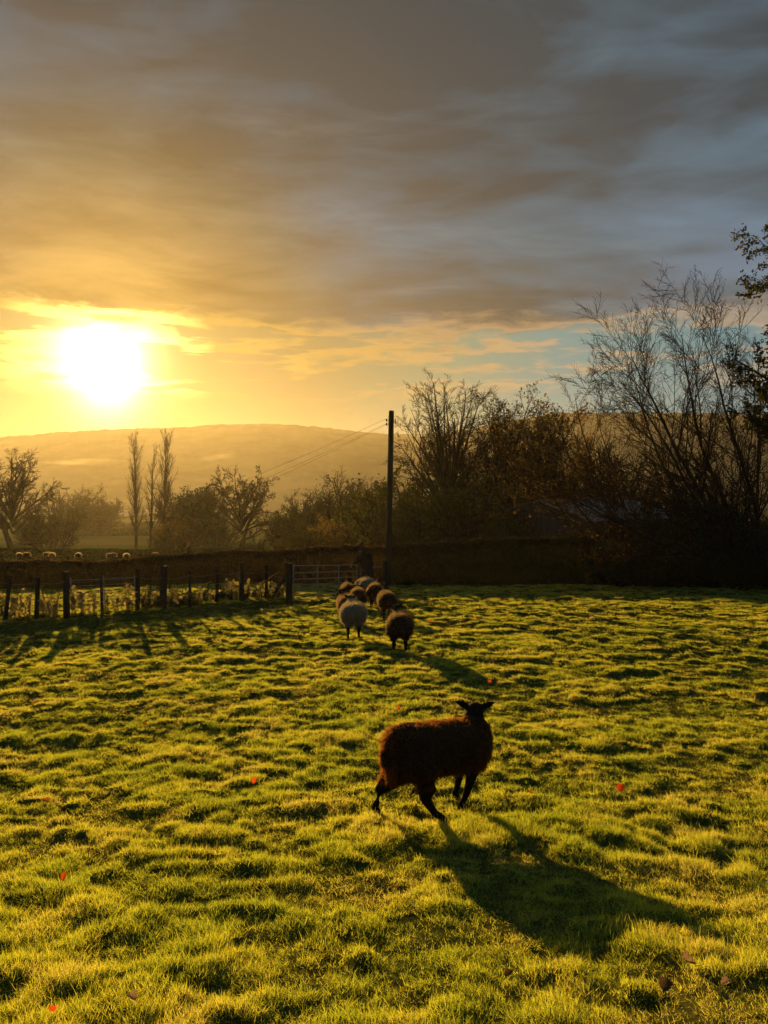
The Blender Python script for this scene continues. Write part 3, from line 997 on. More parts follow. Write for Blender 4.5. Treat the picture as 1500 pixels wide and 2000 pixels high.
def wobbly_post(name, h, r, m_, parent, loc, lean=(0, 0), seed=0, sides=9):
    """split timber post with an uneven section and a chamfered top"""
    rr_ = random.Random(seed)
    K = 6
    pr = [r * rr_.uniform(0.85, 1.12) for _ in range(sides)]
    V, Fs = [], []
    for k in range(K + 1):
        t_ = k / K
        for s in range(sides):
            a = s * 2 * math.pi / sides
            q = pr[s] * (1 - 0.12 * t_) * rr_.uniform(0.96, 1.04)
            V.append((q * math.cos(a) + lean[0] * t_, q * math.sin(a) + lean[1] * t_, -0.15 + (h + 0.15) * t_ + (0.012 * math.sin(a * 2) if k == K else 0)))
    for k in range(K):
        for s in range(sides):
            s2 = (s + 1) % sides
            Fs.append((k * sides + s, k * sides + s2, (k + 1) * sides + s2, (k + 1) * sides + s))
    me_ = bpy.data.meshes.new(name)
    Fs.append(tuple(range(K * sides, (K + 1) * sides)))
    me_.from_pydata(V, [], Fs)
    me_.materials.append(m_)
    o = link(name, me_, parent, loc)
    return o


# ------------------------------------------------------------------ utility pole with its wires
pl = place(757, 30.0)
pole_e = empty('utility_pole', pl)
tag(pole_e, 'tall wooden utility pole rising beside the gate, carrying wires to the left', 'utility pole')
ptop = P(764.5, 803, 30.2) - pl
V, Rr = [], []
K = 14
ptsP = np.array([[[ptop.x * k / K, ptop.y * k / K, -0.3 + (ptop.z + 0.3) * k / K] for k in range(K + 1)]])
radP = np.array([[0.128 - 0.022 * k / K for k in range(K + 1)]])
v_, f_ = tubes(ptsP, radP, 14)
link('pole_shaft', np_mesh('pole_shaft', v_, f_, M['pole'], True), pole_e)
bar('pole_cap', ptop + Vector((0, 0, -0.005)), ptop + Vector((0, 0, 0.03)), 0.112, 0.05, M['galv'], pole_e, 12)
dirl = Vector((-1, 0.35, 0)).normalized()
for k, dz in enumerate((-0.34, -0.50)):
    br = bar('insulator_bracket', ptop + Vector((0, 0, dz)), ptop + Vector((-0.2, 0.07, dz)), 0.018, 0.018, M['galv'], pole_e)
    bar('insulator', ptop + Vector((-0.19, 0.066, dz - 0.05)), ptop + Vector((-0.19, 0.066, dz + 0.05)), 0.035, 0.022, M['wire'], br, 10)
bolt = bar('step_bolt', ptop + Vector((0.09, -0.05, -0.6)), ptop + Vector((0.2, -0.07, -0.6)), 0.012, 0.012, M['galv'], pole_e)
# the next pole, far off in the valley
p2 = place(142, 152)
pole2 = empty('utility_pole', p2)
tag(pole2, 'distant utility pole standing in the valley left of the poplars', 'utility pole')
h2 = top_h(996, 142, 152)
bar('pole_shaft', (0, 0, -0.3), (0, 0, h2), 0.17, 0.13, M['pole'], pole2, 10)
bar('cross_arm', (-0.8, 0, h2 - 0.35), (0.8, 0, h2 - 0.35), 0.06, 0.06, M['pole'], pole2, 6)
for s_ in (-0.7, 0.7):
    bar('insulator', (s_, 0, h2 - 0.3), (s_, 0, h2 - 0.12), 0.05, 0.04, M['wire'], pole2, 6)
for k, (dz, s_, sag) in enumerate(((-0.34, -0.7, 2.6), (-0.50, 0.0, 3.1), (-0.50, 0.7, 3.5))):
    A = pl + ptop + Vector((-0.19, 0.066, dz + 0.05 - 0.03 * k))
    B = Vector(p2) + Vector((s_, 0, h2 - 0.15))
    n = 40
    pts = np.array([[list(A.lerp(B, q / n) - A - Vector((0, 0, sag * 4 * (q / n) * (1 - q / n)))) for q in range(n + 1)]])
    rw = np.array([[0.0045 + 0.006 * q / n for q in range(n + 1)]])
    v_, f_ = tubes(pts, rw, 4)
    o = link('overhead_wire', np_mesh('overhead_wire', v_, f_, M['wire']), None, A)
    tag(o, ['topmost overhead wire of the three sagging from the pole', 'middle overhead wire of the three sagging from the pole', 'lowest overhead wire of the three sagging from the pole'][k], 'wire',
        'overhead wires between the two poles')

# ------------------------------------------------------------------ field gate
GA = place(572, 21.2)
GBp = place(698, 24.6)
gv = (GBp - GA)
gl = math.hypot(gv.x, gv.y)
ga = math.atan2(gv.y, gv.x)
gate = empty('field_gate', GA, ga)
tag(gate, 'galvanised steel field gate with seven rails standing between post and person', 'gate')
zs = [0.10, 0.22, 0.36, 0.51, 0.67, 0.85, 1.05]
dzg = (GBp.z - GA.z)
for i, z in enumerate(zs):
    bar('gate_rail', (0.03, 0, z), (gl - 0.03, 0, z + dzg), 0.016, 0.016, M['galv'], gate, 8)
for u in (0.03, gl * 0.34, gl * 0.67, gl - 0.03):
    dz = dzg * u / gl
    bar('gate_upright', (u, -0.022 if 0.1 < u < gl - 0.1 else 0, 0.05 + dz), (u, -0.022 if 0.1 < u < gl - 0.1 else 0, 1.08 + dz), 0.02, 0.02, M['galv'], gate, 8)
for z in (0.2, 0.75):
    bar('hinge', (-0.1, 0, z), (0.04, 0, z), 0.014, 0.014, M['galv'], gate, 6)
gp = empty('gate_post', place(564, 21.1))
tag(gp, 'stout wooden gate post at the hinge end of the steel gate', 'post')
wobbly_post('post_shaft', 1.18, 0.105, M['wood'], gp, (0, 0, 0), (0.01, 0), 7, 10)
bar('strut', (-0.62, 0.06, 0.0), (-0.06, 0.02, 0.86), 0.045, 0.04, M['wood'], gp, 7)
gp2 = empty('gate_post', place(752, 25.6))
tag(gp2, 'dark wooden gate post in the shadow in front of the utility pole', 'post')
wobbly_post('post_shaft', 1.15, 0.10, M['wood'], gp2, (0, 0, 0), (-0.01, 0), 8, 10)
bar('latch_rail', (-0.75, -0.02, 0.92), (-0.1, -0.02, 0.95), 0.016, 0.016, M['galv'], gp2, 6)

# ------------------------------------------------------------------ post and wire fence on its bank
def on_bank(px, off=0.55):
    """ground point behind the foot of the bank under image column px"""
    for d in np.arange(10.0, 23.0, 0.05):
        x = (px - 750) / F * d
        s_, _ = bank_side(np.array([x]), np.array([d]))
        if s_[0] > off:
            return Vector((x, d, gz(x, d)))
    return place(px, 21.0)


fposts = [(-90, 0.95, 0.05), (8, 0.85, 0.045), (70, 0.86, 0.05), (130, 0.98, 0.075), (200, 0.8, 0.035), (268, 0.95, 0.055), (318, 1.05, 0.085), (372, 0.9, 0.04), (425, 0.95, 0.05), (472, 1.02, 0.075), (520, 0.95, 0.045)]
f0 = on_bank(-90)
fence = empty('wire_fence', f0)
tag(fence, 'old wooden post and wire fence along the grassy bank on the left', 'fence')
fpts = []
for i, (px, h, r) in enumerate(fposts):
    p = on_bank(px)
    fpts.append(p)
    wobbly_post('fence_post', h, r, M['wood'], fence, p - f0, (0.12 if px == 8 else random.Random(i).uniform(-0.05, 0.05), 0), 100 + i, 8)
fpts.append(place(560, 21.0))
for hz in (0.28, 0.52, 0.78):
    W_ = []
    for a_, b_ in zip(fpts[:-1], fpts[1:]):
        for q in range(6):
            t_ = q / 6
            W_.append(a_.lerp(b_, t_) - f0 + Vector((0, -0.06, hz - 0.05 * 4 * t_ * (1 - t_))))
    W_.append(fpts[-1] - f0 + Vector((0, -0.06, hz)))
    v_, f_ = tubes(np.array([[list(q) for q in W_]]), np.full((1, len(W_)), 0.0035), 4)
    link('fence_wire', np_mesh('fence_wire', v_, f_, M['galv']), fence)
# hurdle leaning inside the fence
ha, hb = on_bank(141, 0.8), on_bank(266, 0.8)
hv_ = hb - ha
hl = math.hypot(hv_.x, hv_.y)
hu = empty('metal_hurdle', ha, math.atan2(hv_.y, hv_.x))
tag(hu, 'old metal hurdle with five thin rails leaning between two posts of the fence', 'hurdle')
for z in (0.14, 0.28, 0.42, 0.55, 0.68):
    bar('hurdle_rail', (0, 0.1 * z, z), (hl, 0.1 * z, z + hv_.z * 0.9 + 0.02), 0.009, 0.009, M['galv'], hu, 6)
for u in (0.0, hl * 0.5, hl):
    bar('hurdle_upright', (u, 0.0, 0.02 + hv_.z * u / hl), (u, 0.08, 0.75 + hv_.z * u / hl), 0.014, 0.014, M['galv'], hu, 6)
# loose sticks caught in the scrub
for (a_, b_, lb) in (((388, 1146), (413, 1135), 'short pale broken stick caught in the fence scrub'), ((492, 1150), (546, 1116), 'long pale stick leaning towards the gate post')):
    dq = on_bank(a_[0]).y + 0.3
    A, B = P(*a_, dq), P(*b_, dq + 0.8)
    rr_ = random.Random(a_[0])
    n = 7
    pts = np.array([[[*(A.lerp(B, q / n) - A + Vector((0, 0, rr_.uniform(-0.012, 0.012))))] for q in range(n + 1)]])
    v_, f_ = tubes(pts, np.array([[0.016 - 0.007 * q / n for q in range(n + 1)]]), 6)
    o = link('fallen_branch', np_mesh('fallen_branch', v_, f_, M['dry'], True), None, A)
    tag(o, lb, 'branch')
# scrub thickets of old hedge growing along the fence
bush_kind('tangle', 48, 1.0, 1.6, 4500, 0.028, None, leafmat=M['hedge'], stems=12, rmin=0.004, twigs=0.9)
bush_kind('scrub', 47, 2.0, 1.4, 420, 0.022, None, leafmat=M['hedge'], stems=8, rmin=0.004, twigs=0.8)
scr = [(20, 1140, .6), (98, 1135, .6), (300, 1105, .4), (345, 1120, .5), (440, 1105, .4), (548, 1100, .5)]
scl = ['leggy hedge scrub between the leaning post and the next', 'thin hedge scrub left of the thick fence post', 'sparse scrub left of the widest fence post',
       'sparse scrub just right of the widest fence post', 'sparse scrub between the short pale stick and the dark post', 'scrub beside the gate post strut']
for i, ((px, top, wk), lb) in enumerate(zip(scr, scl)):
    p = on_bank(px, 1.2)
    e = put_bush('scrub', px, p.y, max(0.5, top_h(top, px, p.y)), wk * 1.3, lb, 'hedge_scrub', 'shrub', 'overgrown hedge scrub along the fence', rz=i * 1.3)

for i, (px, top, lb) in enumerate(((282, 1150, 'low bramble tangle at the end of the hurdle'), (338, 1146, 'low bramble tangle right of the widest fence post'), (366, 1150, 'low bramble tangle around the thin post'),
                                   (398, 1142, 'low bramble tangle under the short pale stick'), (436, 1146, 'low bramble tangle right of the short pale stick'), (462, 1140, 'low bramble tangle against the dark post'),
                                   (494, 1144, 'low bramble tangle under the long leaning stick'), (524, 1140, 'low bramble tangle left of the gate post strut'))):
    p = on_bank(px, 1.0)
    put_bush('tangle', px, p.y, max(0.34, top_h(top, px, p.y)), 0.9, lb, 'bramble_tangle', 'bramble', 'low bramble tangles along the fence', rz=i * 2.1)

# dead docks and thistles glowing along the fence
def weed_mesh(seed, h):
    rng = np.random.default_rng(seed)
    n = 4
    P0 = rng.normal(0, 0.03, (n, 3)) * np.array([1, 1, 0])
    Dv = unit(rng.normal(0, 0.18, (n, 3)) + np.array([0, 0, 1.0]))
    Pts, Rd = grow_level(rng, P0, Dv, h * rng.uniform(0.55, 1.0, n), np.full(n, 0.007), 5, 0.08, 0.05, 0.5)
    a = tubes(Pts, Rd, 4)
    pts = tip_points(rng, Pts, 70, 0.012, 0.45)
    b = leaf_quads(rng, pts, 0.022)
    blades = leaf_quads(rng, tip_points(rng, Pts, 16, 0.03, 0.05), 0.05)
    return np_mesh('stalks', *a, M['dry']), np_mesh('seed_heads', *merge([b, blades]), M['dry'])


wk_ = [weed_mesh(s_, 0.42) for s_ in (1, 2, 3, 4)]
wspots = [15, 26, 45, 58, 82, 94, 104, 112, 148, 160, 172, 185, 212, 224, 238, 250, 284, 303, 330, 346, 388, 410, 446, 458, 482, 507, 530, 548]
postname = {8: 'the leaning post', 70: 'the thin post before the thick one', 130: 'the thick post at the hurdle', 200: 'the thin post inside the hurdle', 268: 'the post at the far end of the hurdle', 318: 'the widest fence post',
            372: 'the thin post after the widest', 425: 'the post below the small brown tree', 472: 'the dark post below the oak', 520: 'the last thin post before the gate', 564: 'the stout gate post'}
seen = {}
for i, px in enumerate(wspots):
    pk = min(q for q in postname if q > px)
    seen[pk] = seen.get(pk, 0) + 1
    wl_ = '%s dry pale dock stalk left of %s' % (['nearest', 'second', 'third', 'fourth', 'fifth'][sum(1 for q in wspots if px < q < pk)], postname[pk])
    p = on_bank(px, 0.62 + 0.35 * ((i * 7) % 5) / 5)
    e = empty('dead_weed', p, i * 1.7)
    k = 0.95 + 0.6 * ((i * 13) % 7) / 7
    e.scale = (k, k, k)
    tag(e, wl_, 'weed', 'dead weeds along the fence bank')
    st_, sh_ = wk_[i % 4]
    link('stalks', st_, e)
    link('seed_heads', sh_, e)['kind'] = 'stuff'

# ------------------------------------------------------------------ shed behind the hedge
A = P(1043, 976, 46)
B = P(1225, 973, 50)
Ae = P(1152, 1016, 41.5)
ev = Ae - A
Be = B + ev
Af = A + Vector((-ev.x, -ev.y, ev.z))
Bf = B + Vector((-ev.x, -ev.y, ev.z))
shed = empty('shed', Vector((A.x, A.y, gz(A.x, A.y))))
tag(shed, 'low shed with a grey corrugated pitched roof behind the clipped hedge', 'shed')
so_ = shed.location


def corr(p0, p1, q0, q1, n=60):
    """corrugated sheet: ridge p0-p1, eave q0-q1"""
    p0, p1, q0, q1 = (Vector(q) for q in (p0, p1, q0, q1))
    nm = (p1 - p0).cross(q0 - p0).normalized()
    if nm.z < 0:
        nm = -nm
    V, Fs = [], []
    for i in range(n + 1):
        t_ = i / n
        o_ = nm * (0.025 * math.cos(math.pi * i))
        for u in (0, 0.5, 1.04):
            V.append(p0.lerp(p1, t_).lerp(q0.lerp(q1, t_), u) + o_ - so_)
    for i in range(n):
        for k in range(2):
            a = i * 3 + k
            Fs.append((a, a + 3, a + 4, a + 1))
    return np_mesh('roof_sheet', [list(v) for v in V], Fs, M['roof'])


rf = link('roof', corr(A, B, Ae, Be), shed)
rf2 = link('roof', corr(A, B, Af, Bf), shed)
bar('ridge_cap', A - so_ + Vector((0, 0, 0.05)), B - so_ + Vector((0, 0, 0.05)), 0.07, 0.07, M['roof'], rf, 6)
bar('barge_board', A - so_ + Vector((-0.02, 0, 0.03)), Ae - so_ + Vector((-0.02, -0.02, 0.02)), 0.055, 0.055, M['galv'], rf, 5)
zb = gz(Ae.x, Ae.y) - 0.3
inn = 0.96
def wl(p, z=None):
    q = Vector(p)
    return [q.x - so_.x, q.y - so_.y, (q.z if z is None else z) - so_.z]
Aei, Afi = A.lerp(Ae, inn), A.lerp(Af, inn)
Bei, Bfi = B.lerp(Be, inn), B.lerp(Bf, inn)
dn = Vector((0, 0, -0.06))
link('gable_wall', np_mesh('gable_wall', [wl(Afi, zb), wl(Aei, zb), wl(Aei + dn), wl(A + dn), wl(Afi + dn)], [[0, 1, 2, 3, 4]], M['boards']), shed)
link('gable_wall', np_mesh('gable_wall', [wl(Bfi, zb), wl(Bei, zb), wl(Bei + dn), wl(B + dn), wl(Bfi + dn)], [[0, 1, 2, 3, 4]], M['boards']), shed)
# side wall from separate boards
nb = 26
for i in range(nb):
    p, q = Aei.lerp(Bei, i / nb), Aei.lerp(Bei, (i + 0.94) / nb)
    th_ = (Afi - Aei).normalized() * 0.05
    off = th_ * (0.25 * (i % 3))
    vs = [wl(p + off, zb), wl(q + off, zb), wl(q + off + dn), wl(p + off + dn), wl(p + off + th_, zb), wl(q + off + th_, zb), wl(q + off + th_ + dn), wl(p + off + th_ + dn)]
    link('board', np_mesh('board', vs, [(0, 1, 2, 3), (5, 4, 7, 6), (4, 0, 3, 7), (1, 5, 6, 2), (3, 2, 6, 7)], M['boards']), shed)

# far farm buildings
for px, w_, d, h, lb in ((236, 15.0, 640, 6.0, 'long low farm barn far off beyond the valley field'), (296, 12.0, 700, 6.5, 'small far farm building glimpsed between the poplars')):
    e = empty('farm_barn', place(px, d))
    tag(e, lb, 'barn')
    x_, y_ = w_ / 2, 4.0
    V = [(-x_, -y_, -0.5), (x_, -y_, -0.5), (x_, y_, -0.5), (-x_, y_, -0.5), (-x_, -y_, h * .55), (x_, -y_, h * .55), (x_, y_, h * .55), (-x_, y_, h * .55)]
    link('wall', np_mesh('wall', V, [(0, 1, 5, 4), (1, 2, 6, 5), (2, 3, 7, 6), (3, 0, 4, 7)], M['stone']), e)
    V = [(-x_ - .3, -y_ - .4, h * .53), (x_ + .3, -y_ - .4, h * .53), (x_ + .3, 0, h), (-x_ - .3, 0, h), (x_ + .3, y_ + .4, h * .53), (-x_ - .3, y_ + .4, h * .53)]
    link('roof', np_mesh('roof', V, [(0, 1, 2, 3), (3, 2, 4, 5)], M['roof']), e)
    for u in (-0.25, 0.2):
        link('door', np_mesh('door', [(u * w_ - 1.2, -y_ - .05, -0.3), (u * w_ + 1.2, -y_ - .05, -0.3), (u * w_ + 1.2, -y_ - .05, 2.4), (u * w_ - 1.2, -y_ - .05, 2.4)], [(0, 1, 2, 3)], M['boards']), e)

# thin mist lying in front of the hill
m_, gg, out = mat('mist')
pv = gg.n('ShaderNodeVolumePrincipled')
pv.inputs['Color'].default_value = (0.97, 0.96, 0.94, 1)
tcm = gg.n('ShaderNodeTexCoord').outputs['Object']
nm_ = gg.noise(gg.v('MULTIPLY', tcm, (0.02, 0.02, 0.08)), 1.0, 4.0, 0.6)
r2 = gg.v('LENGTH', gg.n('ShaderNodeTexCoord').outputs['Generated'])
gg.put(pv.inputs['Density'], gg.m('MULTIPLY', gg.sstep(nm_, 0.46, 0.72), 0.0035))
pv.inputs['Anisotropy'].default_value = 0.6
gg.put(out.inputs['Volume'], pv.outputs[0])
M['mist'] = m_
for px, py, d, wx, wz, tilt, lb in ((165, 902, 1000, 62, 4, 0.0, 'pale strip of mist low across the hill above the left valley'), (430, 893, 1000, 27, 2.6, -0.12, 'small bright wisp of mist on the hill above the oak')):
    bm = bmesh.new()
    bmesh.ops.create_icosphere(bm, subdivisions=3, radius=1.0)
    for v in bm.verts:
        k = 1 + 0.35 * (float(vnoise(np.array([v.co.x * 2.3 + px]), np.array([v.co.y * 2 + v.co.z]), 3)[0]) - 0.5)
        v.co = Vector((v.co.x * wx * k, v.co.y * 36, v.co.z * wz * k))
    me_ = bpy.data.meshes.new('mist_bank')
    bm.to_mesh(me_)
    bm.free()
    me_.materials.append(M['mist'])
    o = link('mist_bank', me_, None, P(px, py, d))
    o.rotation_euler = (0, tilt, 0)
    tag(o, lb, 'mist', kind='stuff')

# ------------------------------------------------------------------ sheep
def wool_mat(name, c1, c2, t1, t2, amt, fwd=0.4):
    """wool fibres: dull on the near side, passing light on when lit from behind"""
    m_, gg, out = mat(name)
    f = gg.n('ShaderNodeNewGeometry').outputs['Random Per Island']
    d_ = gg.n('ShaderNodeBsdfDiffuse')
    gg.put(d_.inputs[0], gg.mix(f, c1, c2))
    col = gg.mix(f, t1, t2)
    t_ = gg.n('ShaderNodeBsdfTranslucent')
    gg.put(t_.inputs[0], gg.scale(col, 0.75))
    r_ = gg.n('ShaderNodeBsdfRefraction')
    gg.put(r_.inputs[0], col)
    r_.inputs['IOR'].default_value = 1.15
    r_.inputs['Roughness'].default_value = 0.7
    m1 = gg.n('ShaderNodeMixShader')
    m1.inputs[0].default_value = fwd
    gg.put(m1.inputs[1], t_.outputs[0])
    gg.put(m1.inputs[2], r_.outputs[0])
    mx = gg.n('ShaderNodeMixShader')
    mx.inputs[0].default_value = amt
    gg.put(mx.inputs[1], d_.outputs[0])
    gg.put(mx.inputs[2], m1.outputs[0])
    gg.put(out.inputs[0], mx.outputs[0])
    return m_


M['wool_brown'] = wool_mat('brown_wool', (0.028, 0.016, 0.009), (0.050, 0.028, 0.014), (0.62, 0.29, 0.085), (0.82, 0.40, 0.12), 0.50, 0.2)
M['wool_dark'] = wool_mat('dark_wool', (0.030, 0.018, 0.011), (0.055, 0.030, 0.016), (0.74, 0.56, 0.32), (0.92, 0.74, 0.48), 0.42, 0.5)
M['wool_cream'] = wool_mat('cream_wool', (0.20, 0.155, 0.10), (0.30, 0.24, 0.165), (0.90, 0.80, 0.58), (0.98, 0.90, 0.70), 0.36)
M['wool_pale'] = wool_mat('pale_grazing_wool', (0.09, 0.072, 0.048), (0.14, 0.11, 0.075), (0.92, 0.82, 0.6), (0.98, 0.9, 0.7), 0.38)
M['skin_brown'] = simple_mat('brown_underwool', (0.028, 0.015, 0.008), (0.050, 0.026, 0.013), 30, 0.95, 0.5, 0.05)
M['skin_cream'] = simple_mat('cream_underwool', (0.16, 0.125, 0.08), (0.24, 0.19, 0.13), 30, 0.95, 0.5, 0.05)
M['face_dark'] = simple_mat('dark_face_hair', (0.009, 0.006, 0.004), (0.022, 0.014, 0.009), 40, 0.85, 0.2, 0.08)
M['hoof'] = simple_mat('hoof_horn', (0.02, 0.016, 0.012), (0.04, 0.03, 0.022), 20, 0.6)
M['eye'] = simple_mat('eye_glass', (0.008, 0.006, 0.004), (0.014, 0.01, 0.006), 20, 0.15, 0, 0.6)


def add_tube(bm, pts, rads, sides=12):
    """closed tube through pts with domed ends"""
    Pn = np.array([pts], float)
    Rn = np.array([rads], float)
    v, f = tubes(Pn, Rn, sides)
    vs = [bm.verts.new(q) for q in v]
    for q in f:
        bm.faces.new([vs[i] for i in q])
    K_ = len(pts)
    bm.faces.new(vs[:sides][::-1])
    bm.faces.new(vs[(K_ - 1) * sides:])
    for p, r in ((pts[0], rads[0]), (pts[-1], rads[-1])):
        bmesh.ops.create_uvsphere(bm, u_segments=sides, v_segments=8, radius=r * 1.0, matrix=Matrix.Translation(Vector(p)))


def add_ell(bm, c, r, rot=None, seg=16):
    m4 = Matrix.Translation(Vector(c)) @ (rot.to_matrix().to_4x4() if rot else Matrix.Identity(4)) @ Matrix.Diagonal((*r, 1))
    bmesh.ops.create_uvsphere(bm, u_segments=seg, v_segments=seg // 2 + 2, radius=1.0, matrix=m4)


def loft(bm, st, sides=20, power=2.0):
    """st: (x, zc, half width, half height) stations, closed body along x"""
    rings = []
    for x, zc, w_, h_ in st:
        ring = []
        for s in range(sides):
            a = s * 2 * math.pi / sides
            ca, sa = math.cos(a), math.sin(a)
            ring.append(bm.verts.new((x, w_ * math.copysign(abs(ca) ** (2 / power), ca), zc + h_ * math.copysign(abs(sa) ** (2 / power), sa))))
        rings.append(ring)
    for a, b_ in zip(rings[:-1], rings[1:]):
        for s in range(sides):
            s2 = (s + 1) % sides
            bm.faces.new((a[s], a[s2], b_[s2], b_[s]))
    bm.faces.new(rings[0][::-1])
    bm.faces.new(rings[-1])


def remeshed(bm, name, voxel, smooth=4):
    bmesh.ops.recalc_face_normals(bm, faces=bm.faces)
    me_ = bpy.data.meshes.new(name)
    bm.to_mesh(me_)
    bm.free()
    o = bpy.data.objects.new(name, me_)
    COL.objects.link(o)
    r_ = o.modifiers.new('r', 'REMESH')
    r_.mode = 'VOXEL'
    r_.voxel_size = voxel
    s_ = o.modifiers.new('s', 'SMOOTH')
    s_.iterations = smooth
    s_.factor = 0.5
    dg = bpy.context.evaluated_depsgraph_get()
    out_ = bpy.data.meshes.new_from_object(o.evaluated_get(dg))
    bpy.data.objects.remove(o)
    bpy.data.meshes.remove(me_)
    out_.name = name
    out_.polygons.foreach_set('use_smooth', np.ones(len(out_.polygons), dtype=bool))
    return out_


TORSO = [(-0.475, 0.47, 0.03, 0.05), (-0.455, 0.47, 0.095, 0.125), (-0.40, 0.462, 0.165, 0.178), (-0.28, 0.452, 0.208, 0.205), (-0.10, 0.442, 0.225, 0.212), (0.10, 0.440, 0.222, 0.212),
         (0.25, 0.448, 0.205, 0.208), (0.36, 0.462, 0.168, 0.190), (0.43, 0.485, 0.115, 0.150), (0.46, 0.50, 0.05, 0.07)]


def sheep_body(feet, head, voxel=0.014, wide=1.0, woolneck=0.11, torso=TORSO, ears=0.115):
    """feet: dict fl, fr, hl, hr -> (x, y, z) of the hooves. head: (neck base, poll, muzzle) points"""
    bm = bmesh.new()
    loft(bm, [(x, zc, w_ * wide, h_) for x, zc, w_, h_ in torso])
    nb_, poll, muz = (Vector(q) for q in head)
    add_tube(bm, [nb_, nb_.lerp(poll, 0.55) + Vector((0, 0, 0.01)), poll - (muz - poll) * 0.05], [woolneck * 1.3, woolneck, woolneck * 0.72])
    fd = (muz - poll).normalized()
    add_tube(bm, [poll, poll.lerp(muz, 0.35), poll.lerp(muz, 0.75), muz], [0.068, 0.066, 0.048, 0.036], 14)
    add_ell(bm, poll + Vector((0, 0, 0.022)), (0.066, 0.064, 0.056))
    sidev = fd.cross(Vector((0, 0, 1))).normalized()
    upv = sidev.cross(fd).normalized()
    for s_ in (-1, 1):
        e0 = poll + sidev * 0.05 * s_ + upv * 0.035
        e1 = e0 + (sidev * s_ * 0.92 + upv * 0.32 - fd * 0.15).normalized() * ears
        for q in np.linspace(0, 1, 7):
            w_ = 0.030 * math.sin(math.pi * (0.22 + 0.74 * q)) + 0.006
            rot = (e1 - e0).to_track_quat('X', 'Z')
            add_ell(bm, e0.lerp(e1, q), (0.016, 0.012, w_), rot, 10)
    hips = {'fl': (0.27, 0.105, 0.38), 'fr': (0.27, -0.105, 0.38), 'hl': (-0.29, 0.11, 0.40), 'hr': (-0.29, -0.11, 0.40)}
    for k, hip in hips.items():
        f_ = Vector(feet[k])
        hip = Vector(hip)
        if k[0] == 'f':
            knee = hip.lerp(f_, 0.56) + Vector((0.018, 0, 0))
            add_tube(bm, [hip, hip.lerp(knee, 0.55), knee, knee.lerp(f_, 0.55), f_ + Vector((0, 0, 0.05)), f_ + Vector((0.012, 0, 0.022))],
                     [0.085, 0.054, 0.035, 0.026, 0.026, 0.030], 10)
        else:
            st_ = hip + Vector((0.075 + 0.25 * (f_.x - hip.x), 0, -0.10))
            hock = Vector((hip.x * 0.36 + f_.x * 0.64 - 0.045, (hip.y + f_.y) / 2, f_.z + 0.175))
            add_tube(bm, [hip, st_, st_.lerp(hock, 0.6), hock, hock.lerp(f_, 0.5), f_ + Vector((0, 0, 0.05)), f_ + Vector((0.012, 0, 0.022))],
                     [0.140, 0.125, 0.082, 0.042, 0.027, 0.027, 0.030], 10)
    add_tube(bm, [(-0.45, 0, 0.53), (-0.49, 0, 0.47), (-0.495, 0, 0.38)], [0.035, 0.038, 0.026], 8)
    return remeshed(bm, 'body', voxel)


def is_wool(c, head):
    """True where a body point belongs to the fleece rather than to face or shanks"""
    nb_, poll, muz = (np.array(q) for q in head)
    d_head = np.linalg.norm(c - (poll * 0.55 + muz * 0.45), axis=1)
    t_ = np.clip(((c - nb_) @ (poll - nb_)) / ((poll - nb_) @ (poll - nb_)), 0, 2)
    return (c[:, 2] > 0.255 - 0.045 * (c[:, 0] < -0.2)) & (d_head > 0.16) & (t_ < 0.82)


def two_tone(me_, head, wool_m, skin_m):
    n = len(me_.polygons)
    c = np.zeros(n * 3, np.float32)
    me_.polygons.foreach_get('center', c)
    w_ = is_wool(c.reshape(-1, 3), head)
    me_.materials.clear()
    me_.materials.append(skin_m)
    me_.materials.append(wool_m)
    me_.polygons.foreach_set('material_index', w_.astype(np.int32))


